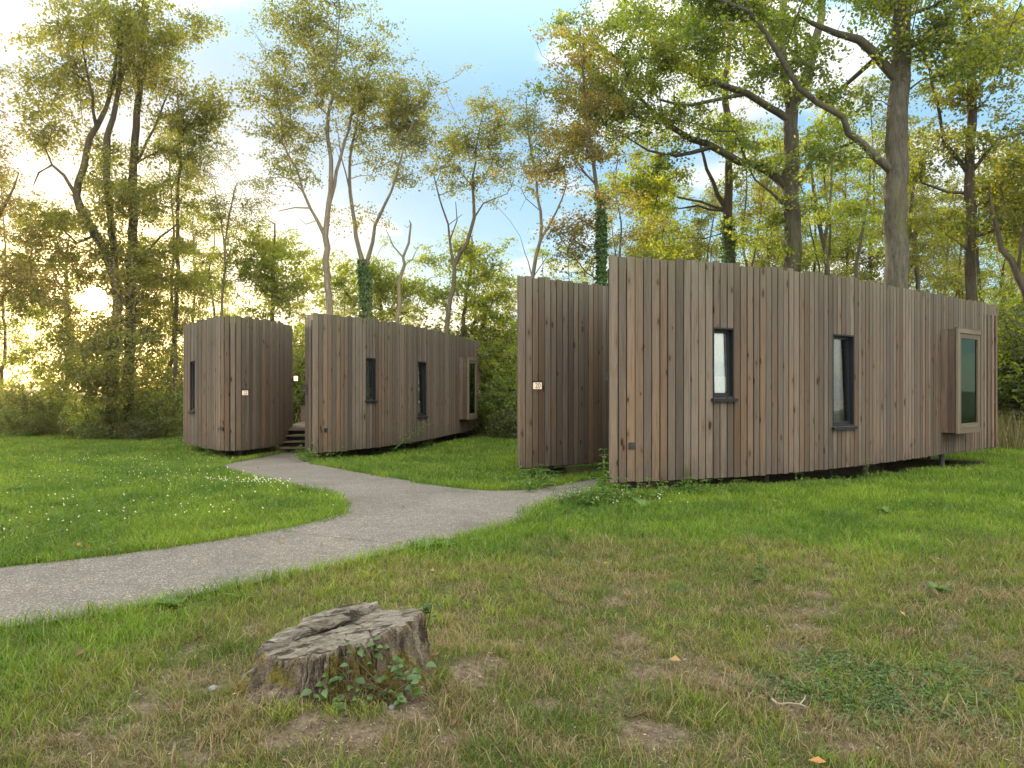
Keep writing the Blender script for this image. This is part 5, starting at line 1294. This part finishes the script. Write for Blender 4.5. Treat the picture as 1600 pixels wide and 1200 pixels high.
# pale tall grass at the right
x = rg.uniform(12.3, 19, 5000); y = rg.uniform(19.5, 24, 5000); c = dryc(5000, rg)*np.where(rg.random((5000, 1)) < .5, 1, np.array([.6, .8, .5]))
blades('tall_grass', x, y, rg.uniform(.4, 1.15, 5000), rg.uniform(.008, .014, 5000), c, rg, .35, 'tall pale grass at the wood edge beyond the right end of the largest cabin')
# clover
def clover(x, y, s, name, label, hh):
    n = len(x); P3 = np.repeat(np.stack([x, y, H(x, y)+hh*rg.random(n)], 1), 3, 0); a = np.repeat(rg.uniform(0, 6.28, n), 3)+np.tile([0, 2.09, 4.19], n)
    ax = np.stack([np.cos(a), np.sin(a), rg.uniform(-.1, .5, 3*n)], 1); V, T, S = leaf_geo(P3, unit(ax), unit(np.array([0, 0, 1])+rg.normal(0, .25, (3*n, 3))), np.repeat(s, 3), np.repeat(s, 3)*.9, .1)
    tag(mesh_np(name, V, T, S, M['clover_leaf']), label, 'clover', None, 'stuff')
x, y = [], []
for px, py, r, m in ((1290, 1040, .20, 900), (1350, 1070, .26, 1200), (1430, 1060, .26, 1000), (1240, 1080, .16, 700), (1480, 1110, .25, 800), (1520, 1050, .2, 500), (1380, 1110, .2, 700)):
    g = G(px, py); m = int(m*.6); x.append(rg.normal(g[0], r*.75, m)); y.append(rg.normal(g[1], r*.6, m))
x = np.concatenate(x); y = np.concatenate(y); clover(x, y, rg.uniform(.008, .016, len(x)), 'clover_patch', 'dark green clover patch in the dry foreground grass at the right', .045)
x, y = scatter(15000, 5.5, 22, 1.1, rg); x = -abs(x)*1.15-.3; ok = valid(x, y, 0) & (fbm(x, y, .7, 61) > .45); x, y = x[ok], y[ok]
clover(x, y, rg.uniform(.018, .034, len(x))*(y/9)**.5, 'lawn_clover', 'clover leaves mixed into the left lawn', .09)
g1 = np.array([G(*p)[:2] for p in [(90, 720), (180, 722), (230, 735), (300, 722), (330, 750), (380, 760), (250, 750), (120, 750), (420, 770), (300, 765), (160, 780), (230, 800), (320, 812), (30, 830), (120, 820), (440, 762), (350, 742), (270, 718)]])
k = rg.integers(0, len(g1), 300); q = g1[k]+rg.normal(0, 1, (300, 2))*np.array([.75, .8]); k2 = rg.random(130)
q = np.concatenate([q, np.array([G(330+160*t, 757+4*t)[:2] for t in k2])+rg.normal(0, .16, (130, 2)), np.array([G(a, b)[:2] for a, b in zip(rg.uniform(900, 1080, 25), rg.uniform(775, 800, 25))])])
ok = valid(q[:, 0], q[:, 1], 0); q = q[ok]; n = len(q); m = 7
P3 = np.repeat(np.stack([q[:, 0], q[:, 1], H(q[:, 0], q[:, 1])+rg.uniform(.07, .125, n)], 1), m, 0); ax = unit(rg.normal(0, 1, (n*m, 3))); s = np.repeat(rg.uniform(.008, .014, n), m)
V, T, S = leaf_geo(P3, ax, unit(rg.normal(0, 1, (n*m, 3))), s, s*.8, .3); tag(mesh_np('clover_flowers', V, T, S, M['petal']), 'small white clover flowers dotted through the left lawn', 'flowers', None, 'stuff')
# litter on the bare soil
x, y = scatter(60000, 2.3, 7.0, 1.3, rg); ok = valid(x, y, 0) & (x > -2.6) & (rg.random(len(x)) < .10+.8*bare(x, y)); x, y = x[ok], y[ok]; n = len(x)
a = rg.uniform(0, 6.28, n); V, T, S = leaf_geo(np.stack([x, y, H(x, y)+rg.uniform(.0, .016, n)], 1), unit(np.stack([np.cos(a), np.sin(a), rg.normal(0, .2, n)], 1)), unit(np.stack([rg.normal(0, .35, n), rg.normal(0, .35, n), np.ones(n)], 1)), rg.uniform(.006, .03, n), rg.uniform(.002, .010, n), .15)
tag(mesh_np('dry_litter', V, T, S, M['litter']), 'dry leaf and straw litter on the bare soil in the foreground', 'litter', None, 'stuff')

# fallen leaves and twigs
x, y = scatter(95, 2.4, 16, 1.2, rg); x = x*.9; n = len(x); ok = ~cabin_mask(x, y); x, y = x[ok], y[ok]; n = len(x); a = rg.uniform(0, 6.28, n)
V, T, S = leaf_geo(np.stack([x, y, H(x, y)+rg.uniform(.02, .05, n)], 1), unit(np.stack([np.cos(a), np.sin(a), rg.normal(0, .3, n)], 1)), unit(np.stack([rg.normal(0, .4, n), rg.normal(0, .4, n), np.ones(n)], 1)), rg.uniform(.035, .07, n), rg.uniform(.025, .045, n), .3)
tag(mesh_np('fallen_leaves', V, T, S, M['fallen']), 'scattered dry brown and yellow leaves lying on the grass and path', 'leaves', None, 'stuff')
for (px, py, L, a, lb) in ((1010, 1122, .22, .25, 'thin dark twig on the bare soil right of the stump'), (1235, 1108, .17, -.5, 'pale dry twig by the clover patch'), (1425, 945, .18, -.1, 'bleached twig in the dry grass below the dark rosette')):
    g = G(px, py); k = np.linspace(-.5, .5, 7); tp = np.stack([np.cos(a)*L*k+.01*np.sin(k*9), np.sin(a)*L*k+.012*np.cos(k*11), .022+.006*np.sin(k*7)], 1)
    sd = tp[4]+np.array([.0, .0, 0]); br_ = np.stack([sd, sd+np.array([.03, .03, .01]), sd+np.array([.05, .065, .012])])
    o = tube_mesh('twig', np.vstack([tp, br_[1:]]), np.array([-1, 0, 1, 2, 3, 4, 5, 4, 7]), np.array([.006, .006, .0055, .005, .005, .004, .003, .003, .002]), M['twig'] if 'dark' in lb else M['dry_twig'], None, np.zeros(3), (6, 6, 6))
    o.location = tuple(g); tag(o, lb, 'twig')

# ---------------------------------------------------------------- sky, sun, camera
w = bpy.data.worlds.new('World'); bpy.context.scene.world = w; w.use_nodes = True
nt = w.node_tree; nt.nodes.clear(); l = nt.links
sky = N(nt, 'ShaderNodeTexSky'); sky.sky_type = 'NISHITA'; sky.sun_disc = False; sky.sun_elevation = SUN_EL; sky.sun_rotation = SUN_AZ; sky.air_density = 1; sky.dust_density = .4; sky.ozone_density = 2
dirn = N(nt, 'ShaderNodeTexCoord').outputs['Generated']
sp = N(nt, 'ShaderNodeSeparateXYZ'); l.new(dirn, sp.inputs[0]); dz = sp.outputs[2]; dy = sp.outputs[1]
zc = math_(nt, 'ADD', math_(nt, 'MAXIMUM', dz, 0.0), .16)
cv = N(nt, 'ShaderNodeCombineXYZ'); l.new(math_(nt, 'DIVIDE', sp.outputs[0], zc), cv.inputs[0]); l.new(math_(nt, 'DIVIDE', dy, zc), cv.inputs[1])
cn = noise(nt, mapping(nt, cv.outputs[0], (1, 1, 1), (5.85, .7, 0)), 1.35, 7, .52, .2)
low = ramp(nt, [(.0, (.12,)*3), (.22, (.03,)*3), (.45, (0, 0, 0))], dz).outputs[0]
cm = ramp(nt, [(.555, (0, 0, 0)), (.64, (1, 1, 1))], math_(nt, 'ADD', cn.outputs[0], low)).outputs[0]
blue = ramp(nt, [(0, (.80, .86, .90)), (.12, (.40, .72, .96)), (.35, (.25, .58, .95)), (1, (.22, .46, .80))], dz).outputs[0]
cloud = ramp(nt, [(0, (1.15, 1.05, .92)), (.15, (1.12, 1.1, 1.06)), (.5, (1.1, 1.12, 1.15))], dz).outputs[0]
col = mixc(nt, cm, blue, cloud)
# unseen sky overhead and behind the camera, brightened and warmed to light the lawn
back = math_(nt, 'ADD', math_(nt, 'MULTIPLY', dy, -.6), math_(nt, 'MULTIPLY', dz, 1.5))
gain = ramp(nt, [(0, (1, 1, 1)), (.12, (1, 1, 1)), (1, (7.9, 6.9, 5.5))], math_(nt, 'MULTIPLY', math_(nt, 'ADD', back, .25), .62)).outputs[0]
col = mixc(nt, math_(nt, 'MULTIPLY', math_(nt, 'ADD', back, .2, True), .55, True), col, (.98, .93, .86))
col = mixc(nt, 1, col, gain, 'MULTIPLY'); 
# glow of the hazy air round the low sun
dt = N(nt, 'ShaderNodeVectorMath', operation='DOT_PRODUCT'); l.new(dirn, dt.inputs[0]); dt.inputs[1].default_value = tuple(SUN)
ang = math_(nt, 'MULTIPLY', math_(nt, 'ARCCOSINE', math_(nt, 'MINIMUM', dt.outputs['Value'], 1.0)), 180/PI)
disc = math_(nt, 'MULTIPLY', math_(nt, 'LESS_THAN', ang, .8), 40.0)
h1 = math_(nt, 'MULTIPLY', math_(nt, 'EXPONENT', math_(nt, 'MULTIPLY', ang, -1/2.2)), 5.0)
h2 = math_(nt, 'MULTIPLY', math_(nt, 'EXPONENT', math_(nt, 'MULTIPLY', ang, -1/6.0)), 1.2)
dim = math_(nt, 'SUBTRACT', 1.0, math_(nt, 'MULTIPLY', math_(nt, 'EXPONENT', math_(nt, 'MULTIPLY', ang, -1/22.0)), .8))
col = mixc(nt, 1, col, dim, 'MULTIPLY')
warm = math_(nt, 'MULTIPLY', math_(nt, 'EXPONENT', math_(nt, 'MULTIPLY', ang, -1/5.0)), .95, True)
warm = math_(nt, 'MULTIPLY', warm, .6)
col = mixc(nt, warm, col, (.62, .36, .12))
glow = N(nt, 'ShaderNodeBackground'); glow.inputs[0].default_value = (1, .66, .28, 1); l.new(math_(nt, 'ADD', h1, h2), glow.inputs[1])
dis = N(nt, 'ShaderNodeBackground'); dis.inputs[0].default_value = (1, .93, .78, 1); l.new(disc, dis.inputs[1])
b1 = N(nt, 'ShaderNodeBackground'); l.new(sky.outputs[0], b1.inputs[0]); b1.inputs[1].default_value = .05
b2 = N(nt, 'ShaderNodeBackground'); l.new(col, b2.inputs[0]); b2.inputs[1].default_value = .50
def addsh(a, b): n = N(nt, 'ShaderNodeAddShader'); l.new(a, n.inputs[0]); l.new(b, n.inputs[1]); return n.outputs[0]
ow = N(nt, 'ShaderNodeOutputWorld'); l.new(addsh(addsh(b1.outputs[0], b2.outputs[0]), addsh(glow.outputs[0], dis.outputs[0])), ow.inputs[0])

sl = bpy.data.lights.new('sun', 'SUN'); sl.energy = 5.0; sl.angle = math.radians(.6); sl.color = (1, .78, .5)
so = bpy.data.objects.new('sun', sl); C.objects.link(so); so.rotation_euler = Vector(tuple(-SUN)).to_track_quat('-Z', 'Y').to_euler(); so.location = (-10, 18, 12)
cam = bpy.data.cameras.new('camera'); cam.lens = 27; cam.sensor_width = 36; cam.clip_end = 2000; cam.clip_start = .05; cam.shift_y = 6/1600
co = bpy.data.objects.new('camera', cam); C.objects.link(co); co.location = (0, 0, EYE); co.rotation_euler = (PI/2, 0, 0)
S_ = bpy.context.scene; S_.camera = co
S_.view_settings.view_transform = 'Standard'; S_.view_settings.look = 'None'; S_.view_settings.exposure = .9; S_.view_settings.gamma = 1
S_.cycles.max_bounces = 8; S_.cycles.transparent_max_bounces = 12; S_.cycles.transmission_bounces = 6; S_.cycles.diffuse_bounces = 4; S_.cycles.glossy_bounces = 3
S_.cycles.use_denoising = True; S_.cycles.sample_clamp_indirect = 6; S_.cycles.sample_clamp_direct = 8
bpy.context.view_layer.update()
# warm evening haze that glows toward the sun
zt_ = max((o.matrix_world @ Vector(c)).z for o in S_.objects if o.type == 'MESH' for c in o.bound_box)+1.0
mb = MB(); X0, X1, Y0, Y1, Z0 = -430, 430, -330, 630, -1.6
mb.faces([(X0, Y0, Z0), (X1, Y0, Z0), (X1, Y1, Z0), (X0, Y1, Z0), (X0, Y0, zt_), (X1, Y0, zt_), (X1, Y1, zt_), (X0, Y1, zt_)], [(3, 2, 1, 0), (4, 5, 6, 7), (0, 1, 5, 4), (1, 2, 6, 5), (2, 3, 7, 6), (3, 0, 4, 7)])
hm, hnt, _, hl = mat('evening_haze'); pv = N(hnt, 'ShaderNodeVolumePrincipled'); pv.inputs['Density'].default_value = .0008; pv.inputs['Anisotropy'].default_value = .9; pv.inputs['Color'].default_value = (1, .84, .58, 1)
ho = N(hnt, 'ShaderNodeOutputMaterial'); hl.new(pv.outputs[0], ho.inputs['Volume'])
tag(mb.build('haze', hm), 'warm evening haze glowing round the low sun', 'haze', None, 'stuff')
S_.cycles.volume_bounces = 0
